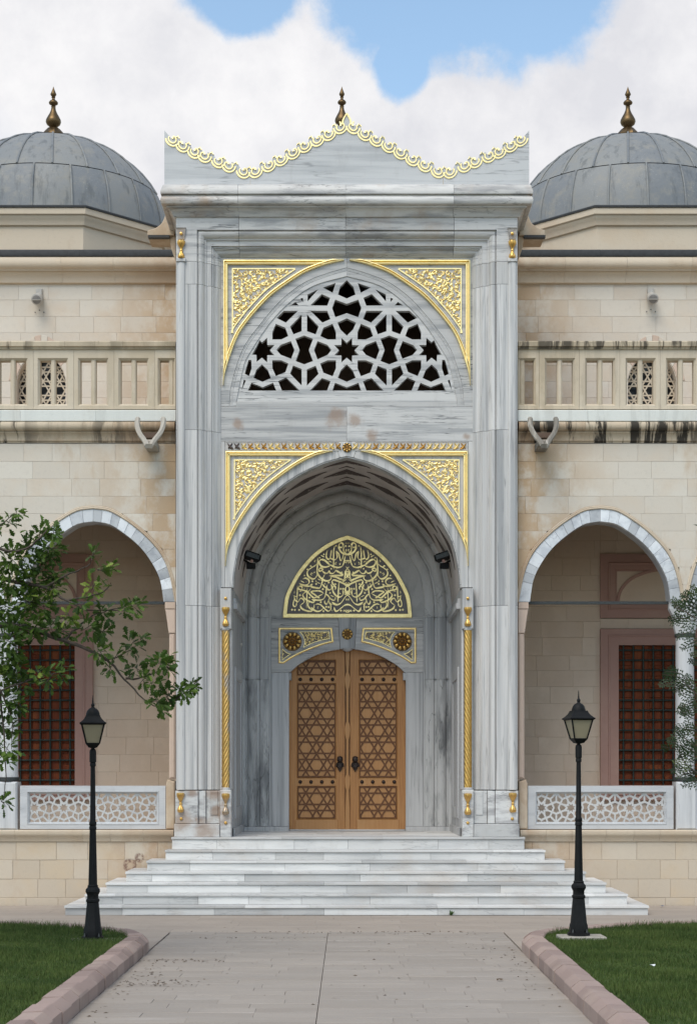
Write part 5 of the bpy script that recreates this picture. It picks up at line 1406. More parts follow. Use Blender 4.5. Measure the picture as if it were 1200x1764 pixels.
    a, b = sorted((X(C0 + s * (C0 - 255), ycb), X(C0 + s * (C0 - 292), ycb)))
    obj('corbel_edge', *box(a, b, ycb - .02, ycb + .10, Z(405.2, ycb) - .04, Z(405.2, ycb)), 'leadstrip', cb)
    q = [(302, 404.8), (302, 445), (299, 440), (294, 425), (291, 404.8)]
    q = [(X(C0 + s * (C0 - a), ycb), Z(b, ycb)) for a, b in q]
    if area2(q) < 0: q = q[::-1]
    obj('corbel_bracket', *poly_slab(q, ycb + .05, ycb + .6, .01), 'stone_trim', cb)
    return wg
wing_l = wing(-1); wing_r = wing(1)
# ------------------------------------------------------------------ entrance staircase
stair = thing('entrance_staircase', 'broad white marble staircase of seven steps leading up to the wooden double door', 'staircase', (X(C0), -1, 0))
SL = [296, 285, 253, 217, 183, 147, 112]; SR = [903, 938, 972, 1008, 1043, 1080, 1116]
STOP = [1442.7, 1465, 1483.5, 1502.3, 1521.2, 1541, 1561]
tops, ys = [], []
for k in range(7):
    y = -.10 - .30 * k; ys.append(y); tops.append(Z(STOP[k], y))
tops[0] = ZL = tops[0]
for k in range(7):
    y, z = ys[k], tops[k]; zb = tops[k + 1] if k < 6 else 0.0
    x0, x1 = X(SL[k], y), X(SR[k], y)
    yback = W_ - .06
    st = obj('step', *box(x0 + .02, x1 - .02, y + .035, yback, zb - (.02 if k == 6 else 0), z - .036), 'joint', stair)
    def run(a, b, l, fn):
        u = a; first = True
        while u < b - .01:
            w = l * U(.55, 1.35) * (.5 if first else 1); first = False
            v = min(u + w, b)
            if b - v < l * .3: v = b
            fn(u, v); u = v
    run(x0, x1, 1.45, lambda a, b: obj('riser_slab', *slab(a + .0015, b - .0015, zb + .001, z - .040 - U(0, .003), y + .012 - U(0, .004), y + .05, .003), 'step', st))
    def tread(a, b, yf=None, yk=None):
        yf = y - .012 - U(0, .006) if yf is None else yf; yk = (y + .335 if k else 3.44) if yk is None else yk; dz = U(-.002, .002); c = .005
        V = [(a + .0015, yf + c, z + dz), (b - .0015, yf + c, z + dz), (b - .0015, yk, z + dz), (a + .0015, yk, z + dz), (a + .0015, yf, z + dz - c), (b - .0015, yf, z + dz - c), (a + .0015, yf, z - .036), (b - .0015, yf, z - .036), (b - .0015, yk, z - .036), (a + .0015, yk, z - .036)]
        obj('tread_slab', V, [(0, 1, 2, 3), (4, 5, 1, 0), (6, 7, 5, 4), (9, 8, 7, 6), (0, 3, 9, 6, 4), (1, 5, 7, 8, 2), (3, 2, 8, 9)], 'step', st)
    if k:
        run(x0 - .012, x1 + .012, 1.7, tread)
        for a, b in ((x0 - .012, X(SL[k - 1], ys[k - 1]) + .03), (X(SR[k - 1], ys[k - 1]) - .03, x1 + .012)):
            if b - a > .05: tread(a, b, y + .338, yback)
    else:
        run(x0 - .012, x1 + .012, 1.5, lambda a, b: tread(a, b, None, y + .34))
        for j in range(5):
            y0_ = y + .343 + j * .62; run(X(399), X(795), 1.2, lambda a, b: tread(a, b, y0_, y0_ + .617))

# ------------------------------------------------------------------ ground, path, promenade
ground = structure(obj('ground', *box(-600, 600, -600, 900, -.6, -.06), 'forecourt'))
bed = structure(obj('promenade', *box(-24, 24, -7.8, W_ + .05, -.055, -.022), 'joint'))
def paver(x0, x1, y0, y1, mat, parent, gap=.004, dz=.002):
    hb = U(-dz, dz) * 1.2; a = [hb + U(-dz, dz) * .5 for _ in range(4)]; c = .004; g = gap
    x0 += g * .12; x1 -= g * .12; y0 += g; y1 -= g
    cx_ = c * .3; V = [(x0 + cx_, y0 + c, a[0]), (x1 - cx_, y0 + c, a[1]), (x1 - cx_, y1 - c, a[2]), (x0 + cx_, y1 - c, a[3])] + [(x0, y0, -.006), (x1, y0, -.006), (x1, y1, -.006), (x0, y1, -.006)] + [(x0, y0, -.022), (x1, y0, -.022), (x1, y1, -.022), (x0, y1, -.022)]
    F = [(0, 1, 2, 3)] + [(q + i, q + 4 + i, q + 4 + (i + 1) % 4, q + (i + 1) % 4) for q in (0, 4) for i in range(4)]
    return obj('paver', V, F, mat, parent)
y = -4.94
while y < -2.0 + .01:
    h_ = .50; x = -9.0 - U(0, 1.0)
    while x < 9.4:
        w = 1.35 * U(.9, 1.15); paver(x, x + w, y, y + h_, 'pave2', bed, .0015, .0008); x += w
    y += h_
y = -1.94
for sgn in (-1, 1):
    yy = -1.94
    while yy < W_ - .1:
        x = 3.6
        while x < 9.4:
            w = 1.35 * U(.9, 1.1); a, b = sorted((sgn * x, sgn * (x + w))); paver(a, b, yy, yy + .54, 'pave2', bed, .0015, .0008); x += w
        yy += .54
side = MB(); 
for sgn in (-1, 1): side.box(*sorted((sgn * 9.5, sgn * 24)), -4.95, W_, -.05, -.002)
structure(side.obj('outer_promenade', 'pave2'))
PX0, PX1 = -2.55, 2.215
path = structure(obj('path', *box(PX0 - .1, PX1 + .1, -40, -4.955, -.020, -.0175), 'joint'))
random.seed(21)
y = -5.29; rowi = 0
lanes = [(PX0, -.285), (-.275, .045), (.055, PX1)]
while y > -15.2:
    h_ = .33
    for a, b in ((PX0 + .005, -.297), (-.2915, PX1 - .005)):
        x = a
        while x < b - .02:
            w = U(.55, 1.15); v = min(x + w, b)
            if b - v < .3: v = b
            paver(x, v, y, y + h_, 'pave', path, .0050, .0034); x = v
    y -= h_
structure(obj('path_foreground', *box(PX0, PX1, -40, y + .32, -.03, -.001), 'pave'))


for sgn, xb in ((-1, PX0), (1, PX1)):
    yy = -7.6
    while yy < -4.98:
        for k in range(3):
            a, b = sorted((xb + sgn * (.02 + k * 1.1), xb + sgn * (1.1 + k * 1.1))); paver(a, b, yy, min(yy + .44, -4.945), 'pave2', bed, .0015, .0008)
        yy += .44
# ------------------------------------------------------------------ kerbs and lawns
def kerb(s):
    xi = PX0 if s < 0 else PX1
    root = structure(obj('kerb', *box(*sorted((xi + s * .03, xi + s * .30)), -40, -18.01, -.05, .18), 'kerb'))
    prof = [(0, -.03), (0, .130), (.012, .146), (.085, .203), (.10, .208), (.26, .20), (.275, .18), (.275, -.03)]
    line = [(xi, -18.0), (xi, -7.75)] + catmull([(xi, -7.75), (xi + s * .14, -7.1), (xi + s * .55, -6.45), (xi + s * 1.4, -5.85), (xi + s * 2.8, -5.35), (xi + s * 5.5, -5.05)], 6)[1:] + [(xi + s * 20, -5.0)]
    L = [0]
    for a, b in zip(line, line[1:]): L.append(L[-1] + math.hypot(b[0] - a[0], b[1] - a[1]))
    def at(d):
        for i in range(len(line) - 1):
            if L[i] <= d <= L[i + 1]:
                t = (d - L[i]) / (L[i + 1] - L[i]); return (line[i][0] + (line[i + 1][0] - line[i][0]) * t, line[i][1] + (line[i + 1][1] - line[i][1]) * t)
        return line[-1]
    d = 0
    while d < min(L[-1], 17.5):
        l = U(.40, .60) if d < 9.6 else U(.30, .42)
        p, q = at(d + .003), at(d + l - .003); j = U(-.008, .008); lift = U(-.006, .006)
        V, Fc = sweep([(p[0] + j, p[1]), (q[0] + j, q[1])], [(-s * o, h + lift + (U(-.004, .004) if h > 0 else 0)) for o, h in prof], XY)
        obj('kerb_stone', V, Fc, 'kerb', root, 20); d += l
    # lawn inside the kerb
    inn = [(p[0] + s * .26, p[1]) if i < 2 else p for i, p in enumerate(line)]
    inn = []
    for i, p in enumerate(line):
        a, b = Vector(line[max(i - 1, 0)]), Vector(line[min(i + 1, len(line) - 1)]); t = (b - a).normalized(); nn = Vector((-t.y, t.x)) * -s
        inn.append((p[0] + nn.x * .27, p[1] + nn.y * .27))
    inn[0] = (inn[0][0], -40)
    poly = inn + [(xi + s * 20, -40)]
    tri = tessellate_polygon([[Vector((a, b, 0)) for a, b in poly]]); n = len(poly)
    V = [(a, b, .165) for a, b in poly] + [(a, b, -.05) for a, b in poly]
    lw = structure(obj('lawn', V, [tuple(t) for t in tri] + [(i, (i + 1) % n, n + (i + 1) % n, n + i) for i in range(n)], 'soil'))
    # grass blades
    rng = np.random.default_rng(5 + s)
    N_ = 260000
    bx0, bx1 = sorted((xi + s * .2, xi + s * 7.5)); x = rng.uniform(bx0, bx1, N_); yv = -5.0 - 11.5 * rng.uniform(0, 1, N_) ** 1.25
    dd = np.abs(x - xi); 
    xs_ = np.array([abs(p[0] - xi) for p in inn[1:]]); ysn = np.array([p[1] for p in inn[1:]])
    lim = np.interp(dd, xs_, ysn); keep = (dd > .26) & (yv < lim - .0) & (np.abs(x) < 9.5)
    x, yv = x[keep], yv[keep]; m = len(x)
    ht = rng.uniform(.025, .06, m) * (1 + .5 * np.sin(x * 2.1 + yv * 1.3) * np.sin(yv * 2.7)); edge = np.clip(1 - (lim[keep] - yv) / .18, 0, 1); ht = ht * (1 + edge * .9)
    an = rng.uniform(0, 2 * PI, m); w = rng.uniform(.003, .006, m); ln = rng.uniform(.1, .7, m) * ht
    V = np.zeros((m, 3, 3)); ca, sa = np.cos(an), np.sin(an); la = rng.uniform(0, 2 * PI, m)
    V[:, 0] = np.stack([x - ca * w, yv - sa * w, np.full(m, .16)], 1); V[:, 1] = np.stack([x + ca * w, yv + sa * w, np.full(m, .16)], 1)
    V[:, 2] = np.stack([x + np.cos(la) * ln, yv + np.sin(la) * ln, .165 + ht], 1)
    me = bpy.data.meshes.new('grass'); me.vertices.add(m * 3); me.vertices.foreach_set('co', V.reshape(-1)); me.loops.add(m * 3); me.loops.foreach_set('vertex_index', np.arange(m * 3, dtype=np.int32))
    me.polygons.add(m); me.polygons.foreach_set('loop_start', np.arange(0, m * 3, 3, dtype=np.int32)); me.update(calc_edges=True); me.materials.append(M['grass'])
    o = bpy.data.objects.new('grass', me); COL.objects.link(o); o['kind'] = 'stuff'
    o['label'] = 'mown green grass on the lawn ' + ('left' if s < 0 else 'right') + ' of the paved path'
kerb(-1); kerb(1)

# ------------------------------------------------------------------ street lamps
def make_lamp(label):
    t = thing('street_lamp', label, 'street lamp', (0, 0, 0), 'black lamp posts on the lawns')
    k = .00735
    def pr(l): return [(r * k, (1622 - p) * k) for r, p in l]
    base = obj('base', *lathe(pr([(20, 1622), (20, 1617), (16.5, 1616), (16, 1604), (14.5, 1600), (10.5, 1558), (12, 1556), (12, 1553), (10, 1551), (10, 1545), (13, 1539), (12.5, 1535), (9, 1531), (9.5, 1529), (8, 1527)]), 8, a0=PI / 8, a1=2 * PI + PI / 8), 'black', t, 25)
    for i in range(4):
        a = PI / 4 + i * PI / 2; b = obj('bolt', *lathe([(.012, 0), (.012, .03), (.007, .036), (.007, .05), (0, .052)], 8, .125 * math.cos(a), .125 * math.sin(a), .035), 'iron', base, 40)
    pole = obj('pole', *lathe(pr([(7.6, 1528), (5.6, 1432), (6.4, 1431), (6.4, 1427), (5.4, 1425), (6.4, 1423), (6.4, 1419), (5, 1417), (3.9, 1322), (5.2, 1321), (5.2, 1317), (4.4, 1315), (5.8, 1314), (5.8, 1297), (5.2, 1293), (3, 1291), (2.6, 1288)]), 16), 'black', t, 35)
    g = MB()
    for i in range(8):
        a = i * PI / 4; g.add(*tube([(7.0 * k * math.cos(a), 7.0 * k * math.sin(a), (1622 - 1527) * k), (5.1 * k * math.cos(a), 5.1 * k * math.sin(a), (1622 - 1434) * k)], [.006, .005], 4))
    g.obj('flute', 'black', pole)
    # four-sided lantern
    def ring(h, p, rot=0): return [(h * k * math.cos(a) * 1.414, h * k * math.sin(a) * 1.414, (1622 - p) * k) for a in [PI / 4 + rot + i * PI / 2 for i in range(4)]]
    rot = .16
    def frus(l, mat, name, par, caps=True):
        V = sum([ring(h, p, rot) for h, p in l], []); n = len(l)
        Fc = [(i * 4 + j, i * 4 + (j + 1) % 4, i * 4 + 4 + (j + 1) % 4, i * 4 + 4 + j) for i in range(n - 1) for j in range(4)]
        if caps: Fc += [(3, 2, 1, 0), tuple(range(4 * n - 4, 4 * n))]
        return obj(name, V, Fc, mat, par)
    cup = frus([(3, 1290), (7.5, 1288.5), (9, 1286), (11, 1284), (11.4, 1281)], 'black', 'lantern_cup', t)
    gl = frus([(10.2, 1281), (18.2, 1249)], 'glass', 'lamp_glass', t)
    a, b = ring(11.1, 1282, rot), ring(19.0, 1248, rot)
    g = MB()
    for i in range(4):
        g.add(*tube([a[i], b[i]], [.012, .013], 4)); g.add(*tube([a[i], a[(i + 1) % 4]], [.010, .010], 4)); g.add(*tube([b[i], b[(i + 1) % 4]], [.012, .012], 4))
    g.obj('lantern_frame', 'black', t)
    rf = frus([(20.5, 1249), (22.5, 1247.5), (22.6, 1246), (19, 1243.5), (15, 1239), (12.8, 1235), (12.3, 1233), (10.6, 1233)], 'black', 'lantern_roof', t)
    obj('roof_cap', *lathe(pr([(12.2, 1234), (11.8, 1230), (10, 1225), (7, 1221.5), (3.5, 1219.5), (2.4, 1218), (3.2, 1216), (3.2, 1214), (1.6, 1212), (1.1, 1206), (.6, 1199), (0, 1197)]), 20), 'black', rf, 40)
    fr = MB()
    return t
lamp1 = make_lamp('black lamp post with square lantern on the left lawn, in front of the oak branches')
def dup(t, label):
    r = t.copy(); COL.objects.link(r); r['label'] = label
    for ch in list(t.children):
        c = ch.copy(); COL.objects.link(c); c.parent = r
        for g in ch.children: d_ = g.copy(); COL.objects.link(d_); d_.parent = c
    return r
lamp2 = dup(lamp1, 'black lamp post with square lantern on the right lawn, on a pale concrete slab')
lamp1.location = (-3.235, -7.95, .175); lamp2.location = (2.925, -7.85, .215); lamp2.rotation_euler = (0, 0, .06); lamp1.scale = (1, 1, .992)
for (x, yv, z0, label, sx) in ((-3.2, -7.95, .172, 'thin concrete slab half sunk in the left lawn under the lamp post', .34), (2.96, -7.85, .214, 'pale raised concrete slab on the right lawn under the lamp post', .29)):
    o = obj('concrete_slab', *slab(-sx, sx, -.22, .22, -.0, .12, .012), 'slab'); o.rotation_euler = (-PI / 2, 0, .03); o.location = (x, yv, z0); tag(o, label, 'slab')

# ------------------------------------------------------------------ trees at both edges
def leaf_obj(name, LV, LF, tones, mat, parent):
    me = bpy.data.meshes.new(name); me.from_pydata(LV, [], LF); me.materials.append(M[mat])
    at = me.attributes.new('tone', 'FLOAT', 'FACE'); at.data.foreach_set('value', tones)
    o = bpy.data.objects.new(name, me); COL.objects.link(o); o.parent = parent
    if parent.parent is None and parent.type == 'EMPTY': o.location = -parent.location
    return o
OAK = [(0, 0), (.05, .06), (.09, .16), (.20, .24), (.12, .31), (.15, .38), (.31, .48), (.17, .55), (.20, .62), (.33, .74), (.19, .79), (.17, .88), (0, 1)]
def frame_of(d, up=Vector((0, 0, 1)), roll=0):
    d = d.normalized(); a = d.cross(up)
    if a.length < .05: a = d.cross(Vector((1, 0, 0)))
    a.normalize(); n = a.cross(d).normalized()
    return a * math.cos(roll) + n * math.sin(roll), n * math.cos(roll) - a * math.sin(roll)
def oak_leaf(LV, LF, T, base, d, L, tone):
    a, n = frame_of(d, roll=U(-1.0, 1.0)); d = d.normalized(); fold = U(.1, .5); bend = U(-.2, .35)
    for s in (1, -1):
        b = len(LV)
        for u, v in OAK: LV.append(tuple(base + d * (v * L) + a * (s * u * L * .95) + n * (u * L * fold - bend * L * v * v * .5)))
        LF.append(tuple(range(b, b + len(OAK)))[::s]); T.append(tone)
random.seed(11)
DY = -9.6
def at(px, py, dy=0.0): y = DY + dy; return Vector((X(px, y), y, Z(py, y)))
oak = thing('oak_tree', 'lobed green oak tree whose branches reach in from the left edge across the arch', 'tree', (-6.6, DY - .3, .16))
tr = at(-520, 0); trunk_pts = [Vector((-6.6, DY - .3, .0)), Vector((-6.55, DY - .3, 1.0)), Vector((-6.4, DY - .25, 2.2)), Vector((-6.3, DY - .1, 3.4)), Vector((-6.35, DY, 4.8))]
trunk = obj('trunk', *tube(trunk_pts, [.26, .20, .17, .13, .07], 10), 'bark', oak, 60)
def branch(pts, r0, r1, name='branch', par=None):
    c = catmull(pts, 4); c = [Vector(p) + Vector((U(-.01, .01), U(-.01, .01), U(-.01, .01))) for p in c]; n = len(c)
    return obj(name, *tube(c, [r1 + (r0 - r1) * (1 - i / (n - 1)) ** 1.7 for i in range(n)], 6), 'bark', par or oak, 60)
def br(l, r0, r1): return branch([at(*p) for p in l], r0, r1)
b1 = branch([trunk_pts[2], at(-260, 1100, .1), at(-80, 1075, .05), at(20, 1078), at(60, 1086), at(110, 1104), at(155, 1120), at(190, 1143), at(215, 1170), at(245, 1203), at(272, 1216), at(310, 1200)], .062, .006)
b2 = branch([trunk_pts[3], at(-240, 960, .3), at(-80, 980, .3), at(10, 1000, .2), at(75, 1012, .1), at(115, 1035), at(150, 1050), at(205, 1052)], .055, .008)
b3 = branch([trunk_pts[3], at(-230, 900, -.2), at(-60, 930, -.2), at(30, 950, -.2), at(70, 925, -.2), at(80, 910, -.2)], .05, .008)
b4 = branch([trunk_pts[2], at(-250, 1240, -.2), at(-90, 1220, -.2), at(0, 1190, -.1), at(60, 1168, 0), at(100, 1158, 0)], .045, .007)
for l in ([(75, 1012, .1), (110, 993), (150, 975), (160, 955), (163, 948)], [(115, 1035), (160, 1026), (188, 1012), (190, 1003)], [(110, 1104), (140, 1075), (168, 1058), (205, 1048), (225, 1045)], [(180, 1137), (200, 1132), (222, 1122), (240, 1108)],
          [(215, 1170), (245, 1168), (270, 1158), (290, 1148)], [(155, 1120), (170, 1135), (172, 1150)], [(0, 1190, -.1), (20, 1240, -.1), (20, 1290, -.1)], [(-60, 930, -.2), (0, 905, -.2), (25, 885, -.2)], [(20, 1078), (30, 1130), (20, 1170)], [(0, 1190, -.1), (10, 1320, -.1), (5, 1380, -.1)], [(272, 1216), (300, 1208), (335, 1178), (340, 1172)], [(60, 1086), (85, 1075), (110, 1062)]):
    br(l, .016, .004)
CL = '''15 900 14 5|28 882 10 3|68 922 20 13|92 918 14 8|50 945 26 18|88 945 24 15|22 965 30 24|70 975 26 18|20 1000 30 26|60 1005 28 22|98 990 18 10|92 1012 18 10|45 1035 28 24|12 1045 28 24|75 1045 22 16|28 1075 24 20|62 1078 18 12|160 955 9 3|172 982 15 6|192 978 9 4|160 1012 17 8|228 1044 17 10|212 1052 12 5|140 1042 14 6|178 1055 15 8|120 1062 15 6|88 1082 18 9|112 1088 20 9|152 1080 20 10|176 1088 16 9|60 1098 18 8|15 1105 26 22|228 1108 17 11|244 1100 9 3|200 1130 14 4|190 1152 16 7|172 1122 15 7|278 1142 19 11|290 1150 12 6|236 1152 18 6|262 1178 14 5|246 1172 12 4|270 1208 16 9|288 1200 17 11|312 1192 18 12|330 1184 12 6|278 1225 9 4|12 1135 24 18|30 1150 20 12|8 1170 24 20|38 1178 18 10|12 1205 26 20|30 1218 16 10|104 1162 14 6|86 1168 18 7|66 1160 14 5|112 1148 10 3|5 1250 22 12|18 1255 12 4|12 1290 20 11|4 1382 12 6|10 1310 12 4|-30 960 40 34|-30 1050 40 34|-30 1150 40 34|-35 1240 34 22|-25 900 26 18'''
for i in range(46):                                       # the rest of the crown, out of frame round the trunk
    a_ = U(0, 6.28); q_ = U(.2, 1) ** .6; CL += '|%d %d 62 42 %d' % (-330 + 270 * q_ * math.cos(a_), 760 + 330 * q_ * math.sin(a_), 0)
CL = '|'.join(' '.join(q.split()[:3] + [q.split()[-1] if len(q.split()) == 4 else q.split()[3]]) for q in CL.split('|'))
leaf_mesh = []
for i in range(14):
    LV, LF, T = [], [], []; oak_leaf(LV, LF, T, Vector((0, 0, 0)), Vector((1, 0, 0)), 1.0, (i + .5) / 14)
    me = bpy.data.meshes.new('leaf'); me.from_pydata(LV, [], LF); me.materials.append(M['oak'])
    me.attributes.new('tone', 'FLOAT', 'FACE').data.foreach_set('value', T); leaf_mesh.append(me)
single, MV, MF, MT = [], [], [], []
for spec in CL.split('|'):
    cx_, cy_, r, nl = map(float, spec.split()); c = at(cx_, cy_, U(-.25, .25) if cx_ > -60 else U(-1.6, 1.6)); rr = r * sc(DY); tb = min(1, max(0, random.gauss(.40, .22))); light = r < 16 and R() < .4
    for i in range(int(nl * 3.7)):
        o = Vector((random.gauss(0, .38), random.gauss(0, .38), random.gauss(0, .38))) * rr
        d = (o.normalized() if o.length > 1e-6 else Vector((1, 0, 0))) + Vector((U(-.6, .6) + .25, U(-.6, .6), U(-.7, .5)))
        L_ = U(.075, .125); tone = min(1, max(0, tb + random.gauss(0, .16) + (.25 if light else 0)))
        single.append((cx_, c + o, d, L_, tone))
    if cx_ > -20:
        for i in range(2):
            e = c + Vector((U(-1, 1), U(-.5, .5), U(-1, 1))) * rr * .8; obj('twig', *tube([c + (e - c) * -.6, c, e], [.005, .004, .002], 4), 'bark', oak)
single.sort(key=lambda q: -q[0])
for k, (cx_, p, d, L_, tone) in enumerate(single):
    if k < 300:
        a_, n_ = frame_of(d, roll=U(-1, 1)); d = d.normalized()
        o = bpy.data.objects.new('leaf', leaf_mesh[min(13, int(tone * 14))]); COL.objects.link(o); o.parent = oak
        m_ = Matrix((d, a_, n_)).transposed().to_4x4(); m_.translation = p - oak.location; o.matrix_local = m_ @ Matrix.Scale(L_, 4)
    else: oak_leaf(MV, MF, MT, p, d, L_, tone)
leaf_obj('foliage', MV, MF, MT, 'oak', oak)['kind'] = 'stuff'
# feathery tree at the right edge
ft = thing('feathery_tree', 'dark feathery leaved tree whose sprays hang in from the right edge before the column', 'tree', (6.3, DY - .1, .16))
tp = [Vector((6.3, DY - .1, 0)), Vector((6.25, DY - .1, 1.4)), Vector((6.2, DY, 3.0)), Vector((6.1, DY, 4.6))]
obj('trunk', *tube(tp, [.16, .13, .10, .05], 9), 'bark', ft, 60)
for l in ([(tp[1]), at(1290, 1330), at(1240, 1310), at(1195, 1285), at(1165, 1262)], [tp[2], at(1300, 1120), at(1245, 1085), at(1200, 1065), at(1160, 1045)], [tp[1], at(1300, 1240), at(1250, 1215), at(1205, 1200), at(1175, 1172)], [tp[1], at(1280, 1350), at(1235, 1345), at(1190, 1325), at(1170, 1300)]):
    branch(l, .03, .006, par=ft)
def spray(px, py, ang, L, n=9, dy=0.0):
    c0 = at(px, py, dy); k = sc(DY); d = Vector((math.cos(ang), U(-.35, .35), math.sin(ang))).normalized(); LV, LF, T = [], [], []; tone = min(1, max(0, random.gauss(.4, .25)))
    up = Vector((0, -1, 0)) if abs(d.y) < .9 else Vector((0, 0, 1)); a = d.cross(Vector((U(-.4, .4), -1, U(-.4, .4)))).normalized(); Lm = L * k
    pts = [c0 + d * (Lm * t / 6) + Vector((0, 0, -1)) * (Lm * .18 * (t / 6) ** 2) for t in range(7)]
    V, F = tube(pts, [.0035] * 7, 3); st = obj('stem', V, F, 'bark', ft)
    for i in range(n * 2):
        t = (i + 1) / (n * 2 + 1); s = 1 if i % 2 else -1; b = pts[int(t * 6)].lerp(pts[min(6, int(t * 6) + 1)], t * 6 - int(t * 6))
        ll = Lm * .42 * (1 - .65 * t) * U(.7, 1.2); dl = (d * U(.6, 1.1) + a * s).normalized(); w = U(.007, .011)
        nn = dl.cross(a if abs(dl.dot(a)) < .9 else d).normalized(); q = dl.cross(nn).normalized()
        i0 = len(LV); q0 = dl.cross(nn).normalized() * .004; LV += [tuple(b - q0), tuple(b + q0), tuple(b + dl * ll)]; LF.append((i0, i0 + 1, i0 + 2)); T.append(tone)
        for j in range(4):                                                # narrow leaflets along each side shoot
            tt = (j + .5) / 4; b2 = b + dl * (ll * tt); dd = (dl + d * U(.1, .7) + q * (1 if j % 2 else -1) * .7 + nn * U(-.3, .3)).normalized(); l2 = ll * U(.35, .55); q2 = dd.cross(nn).normalized()
            i0 = len(LV); LV += [tuple(b2), tuple(b2 + dd * l2 * .5 + q2 * w), tuple(b2 + dd * l2), tuple(b2 + dd * l2 * .5 - q2 * w)]; LF.append((i0, i0 + 1, i0 + 2, i0 + 3)); T.append(min(1, max(0, tone + U(-.2, .2))))
    leaf_obj('leaf_spray', LV, LF, T, 'frond', ft)
random.seed(5)
SP = '''1205 1075 2.7 60|1200 1060 2.5 55|1198 1050 2.2 48|1190 1070 3.0 45|1195 1085 3.3 40|1185 1045 2.0 40|1175 1055 2.4 32|1165 1050 2.1 30|1205 1040 1.9 40|1200 1100 3.5 40|1170 1065 3.1 30|1190 1030 1.8 30|1200 1145 2.6 26|1205 1130 2.9 26|1200 1205 2.7 50|1190 1190 2.5 46|1175 1170 2.8 44|1165 1160 2.9 34|1160 1175 3.2 34|1205 1220 3.2 40|1195 1205 3.5 36|1185 1182 2.0 30|1150 1165 2.8 20|1175 1180 3.5 26|1205 1265 2.7 44|1195 1255 2.9 42|1190 1240 2.5 42|1180 1235 2.1 34|1185 1265 3.1 38|1205 1285 2.9 40|1205 1310 2.7 50|1195 1300 2.5 46|1190 1320 2.9 44|1180 1310 2.2 38|1195 1330 3.2 40|1205 1335 2.9 40|1172 1322 3.3 28|1165 1285 2.6 30|1150 1290 2.8 24|1200 1345 3.3 36|1175 1270 2.4 30|1215 1060 2.6 60|1215 1190 2.8 60|1215 1300 2.7 60'''
for q in SP.split('|'):
    a, b, c, d_ = map(float, q.split())
    spray(a + 6, b, c, d_ * .9, 6, U(-.2, .2))
for i in range(90):                                       # its crown beyond the frame
    a_ = U(0, 6.28); q_ = U(.1, 1) ** .6; spray(1520 + 225 * q_ * math.cos(a_), 900 + 330 * q_ * math.sin(a_), a_ * -1 + U(-.5, .5), U(90, 150), 8, U(-1.3, 1.3))

# ------------------------------------------------------------------ fittings
def speaker(px, py, label):
    y = U_ - .02; x, z = X(px, y), Z(py, y)
    t = thing('wall_speaker', label, 'wall speaker', (x, y, z), 'round wall speakers on the upper walls')
    b = obj('housing', *lathe([(.06, .30), (.075, .29), (.095, .14), (.105, .03), (.105, 0), (.08, -.012)], 20, 0, 0, 0), 'plastic', t, 40); b.rotation_euler = (-PI / 2 + .45, 0, 0)
    g = obj('speaker_grille', *lathe([(.082, 0), (.07, .006), (0, .008)], 20), 'slot', b, 40); g.rotation_euler = (PI, 0, 0); g.location = (0, 0, -.0125)
    bar = obj('grille_bar', *box(-.08, .08, -.009, .009, -.034, -.018), 'plastic', b)
    p = obj('mounting_plate', *slab(-.06, .06, -.02, .20, -.04, .015, .01), 'plastic', t)
    p.location = (0, 0, 0); b.location = (0, -.27, -.07)
    for dx in (-.075, .005, .09): sc_ = obj('screw', *lathe([(.011, 0), (.011, .012), (0, .014)], 8, dx, 0, 0), 'iron', t, 40); sc_.rotation_euler = (PI / 2, 0, 0); sc_.location = (0, .0, -.20 - (.04 if dx > .03 or dx < -.03 else 0))
    return t
speaker(67.5, 516, 'white round wall speaker high on the upper wall left of the gateway')
speaker(1120, 515, 'white round wall speaker high on the upper wall right of the gateway')
def flood(px, py, s, y, label):
    x, z = X(px, y), Z(py, y); t = thing('floodlight', label, 'floodlight', (x, y, z), 'black floodlights under the vault')
    b = obj('lamp_housing', *slab(-.16, .16, -.05, .06, -.15, .15, .02), 'black', t); b.location = (0, 0, .02); b.rotation_euler = (0, .28 * s, .3 * s)
    f = obj('cooling_fin', *box(-.12, .12, -.12, .12, .06, .075), 'black', b)
    g = obj('lens', *box(-.12, .12, -.152, -.149, -.035, .045), 'iron', b)
    k = obj('bracket', *tube([(-s * .30, .05, .02), (-s * .16, .02, -.02), (-s * .02, 0, -.10), (s * .04, 0, -.12)], [.02] * 4, 6), 'black', t)
    h = obj('gear_box', *slab(-.08, .08, -.20, -.10, -.07, .07, .012), 'black', t)
    kn = obj('red_knob', *lathe([(.03, 0), (.03, .03), (0, .035)], 10), 'pink', h, 40); kn.rotation_euler = (PI / 2, 0, 0); kn.location = (.02 * s, -.07, -.07)
    for o in (b,): o.location = (0, 0, .02)
    for o in (k, h): o.location = (0, 0, 0)
    return t
flood(432, 961, 1, 1.9, 'black floodlight fixed under the vault on the left side of the entrance')
flood(765, 961, -1, 1.9, 'black floodlight fixed under the vault on the right side of the entrance')
for px, py, s, side in ((413, 1109, 1, 'left'), (784, 1109, -1, 'right')):
    y = 2.8; x = X(px, y)
    t = thing('security_camera', 'tiny white security camera on the %s wall of the entrance niche' % side, 'camera', (x, y, Z(py, y)), 'small cameras in the entrance niche')
    a = obj('camera_body', *lathe([(.0, -.07), (.028, -.07), (.028, .06), (.035, .065), (.035, .075), (0, .075)], 12), 'plastic', t, 40); a.location = (0, 0, 0); a.rotation_euler = (PI / 2 + .3, 0, .3 * s)
    b = obj('camera_arm', *tube([(-s * .10, .02, .06), (-s * .03, .01, .05), (0, 0, .02)], [.012] * 3, 6), 'iron', t); b.location = (0, 0, 0)
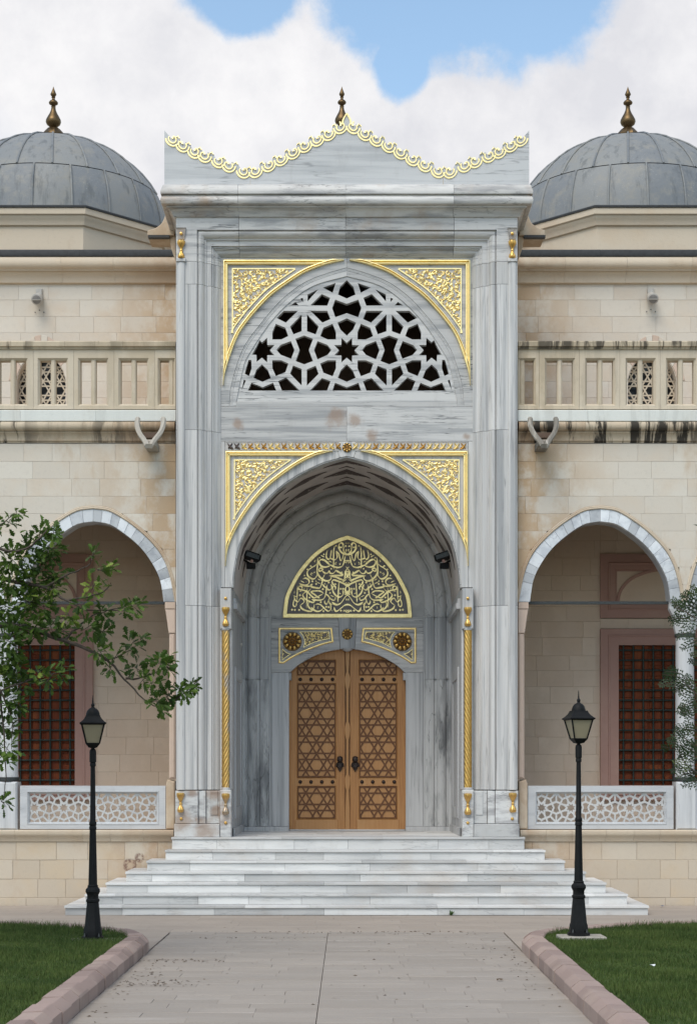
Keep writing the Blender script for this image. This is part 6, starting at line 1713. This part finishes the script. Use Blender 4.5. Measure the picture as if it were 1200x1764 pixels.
# ------------------------------------------------------------------ small litter
random.seed(33)
g = MB()
for cx_, cy_, sx, sy, n in ((-2.15, -8.9, .35, .10, 60), (-2.2, -11.2, .30, .15, 80), (-2.28, -10.2, .12, .5, 30), (-1.6, -5.9, .6, .05, 25), (-.2, -5.2, .5, .05, 16), (1.0, -5.3, .6, .06, 16), (2.05, -9.5, .10, 1.4, 50), (1.8, -7.2, .25, .3, 12), (-2.35, -12.5, .08, 1.0, 30), (0, -9, 2.0, 3.0, 80), (-.2, -4.96, 1.6, .03, 60)):
    for i in range(n):
        x, yv = random.gauss(cx_, sx), random.gauss(cy_, sy); a = U(0, 6.3); l, w = U(.010, .035), U(.004, .012)
        if not PX0 < x < PX1: continue
        d, q = (math.cos(a) * l, math.sin(a) * l), (-math.sin(a) * w, math.cos(a) * w); h1 = U(.004, .016)
        g.add([(x - d[0], yv - d[1], .004), (x + q[0], yv + q[1], h1), (x + d[0], yv + d[1], .006), (x - q[0], yv - q[1], .005)], [(0, 1, 2), (0, 2, 3)])
o = g.obj('leaf_litter', 'litter'); o['kind'] = 'stuff'; o['label'] = 'scattered dry leaf crumbs along the kerb and paving joints'
def crumple(name, x, yv, z, r, mat, label, cat):
    V = [(0, 0, r * .5)]; n = 9
    for i in range(n): a = 2 * PI * i / n; V.append((math.cos(a) * r * U(.6, 1.2), math.sin(a) * r * U(.4, .8), U(0, r * .5)))
    o = obj(name, V, [(0, i + 1, (i + 1) % n + 1) for i in range(n)], mat); o.location = (x, yv, z); return tag(o, label, cat)
dq = 2.05 * 3000 / (1669 - H0); crumple('paper_scrap', (1124 - 600) * dq / 3000, dq - 30, .20, .038, 'paper', 'crumpled white scrap of paper on the right lawn', 'paper')
crumple('plastic_scrap', X(1136, 0), -.2, .01, .05, 'bluebit', 'small blue plastic scrap by the foot of the right plinth wall', 'litter')
dq = 2.22 * 3000 / (1690 - H0); crumple('dry_leaf', (861 - 600) * dq / 3000, dq - 30, .006, .045, 'litter', 'curled brown leaf lying alone on the paved path', 'leaf')
LV, LF = [], []
for i in range(16):
    a = U(0, 6.3); l = U(.05, .10); e = U(.5, 1.3); b = len(LV); d = Vector((math.cos(a) * math.cos(e), math.sin(a) * math.cos(e), math.sin(e))); q = d.cross(Vector((0, 0, 1))).normalized() * .016
    LV += [(0, 0, 0), tuple(d * l * .6 + q), tuple(d * l), tuple(d * l * .6 - q)]; LF.append((b, b + 1, b + 2, b + 3))
o = obj('weed', LV, LF, 'weed'); o.location = (X(777, -1.95), -1.955, 0.0); tag(o, 'little green weed growing at the foot of the bottom step', 'weed')
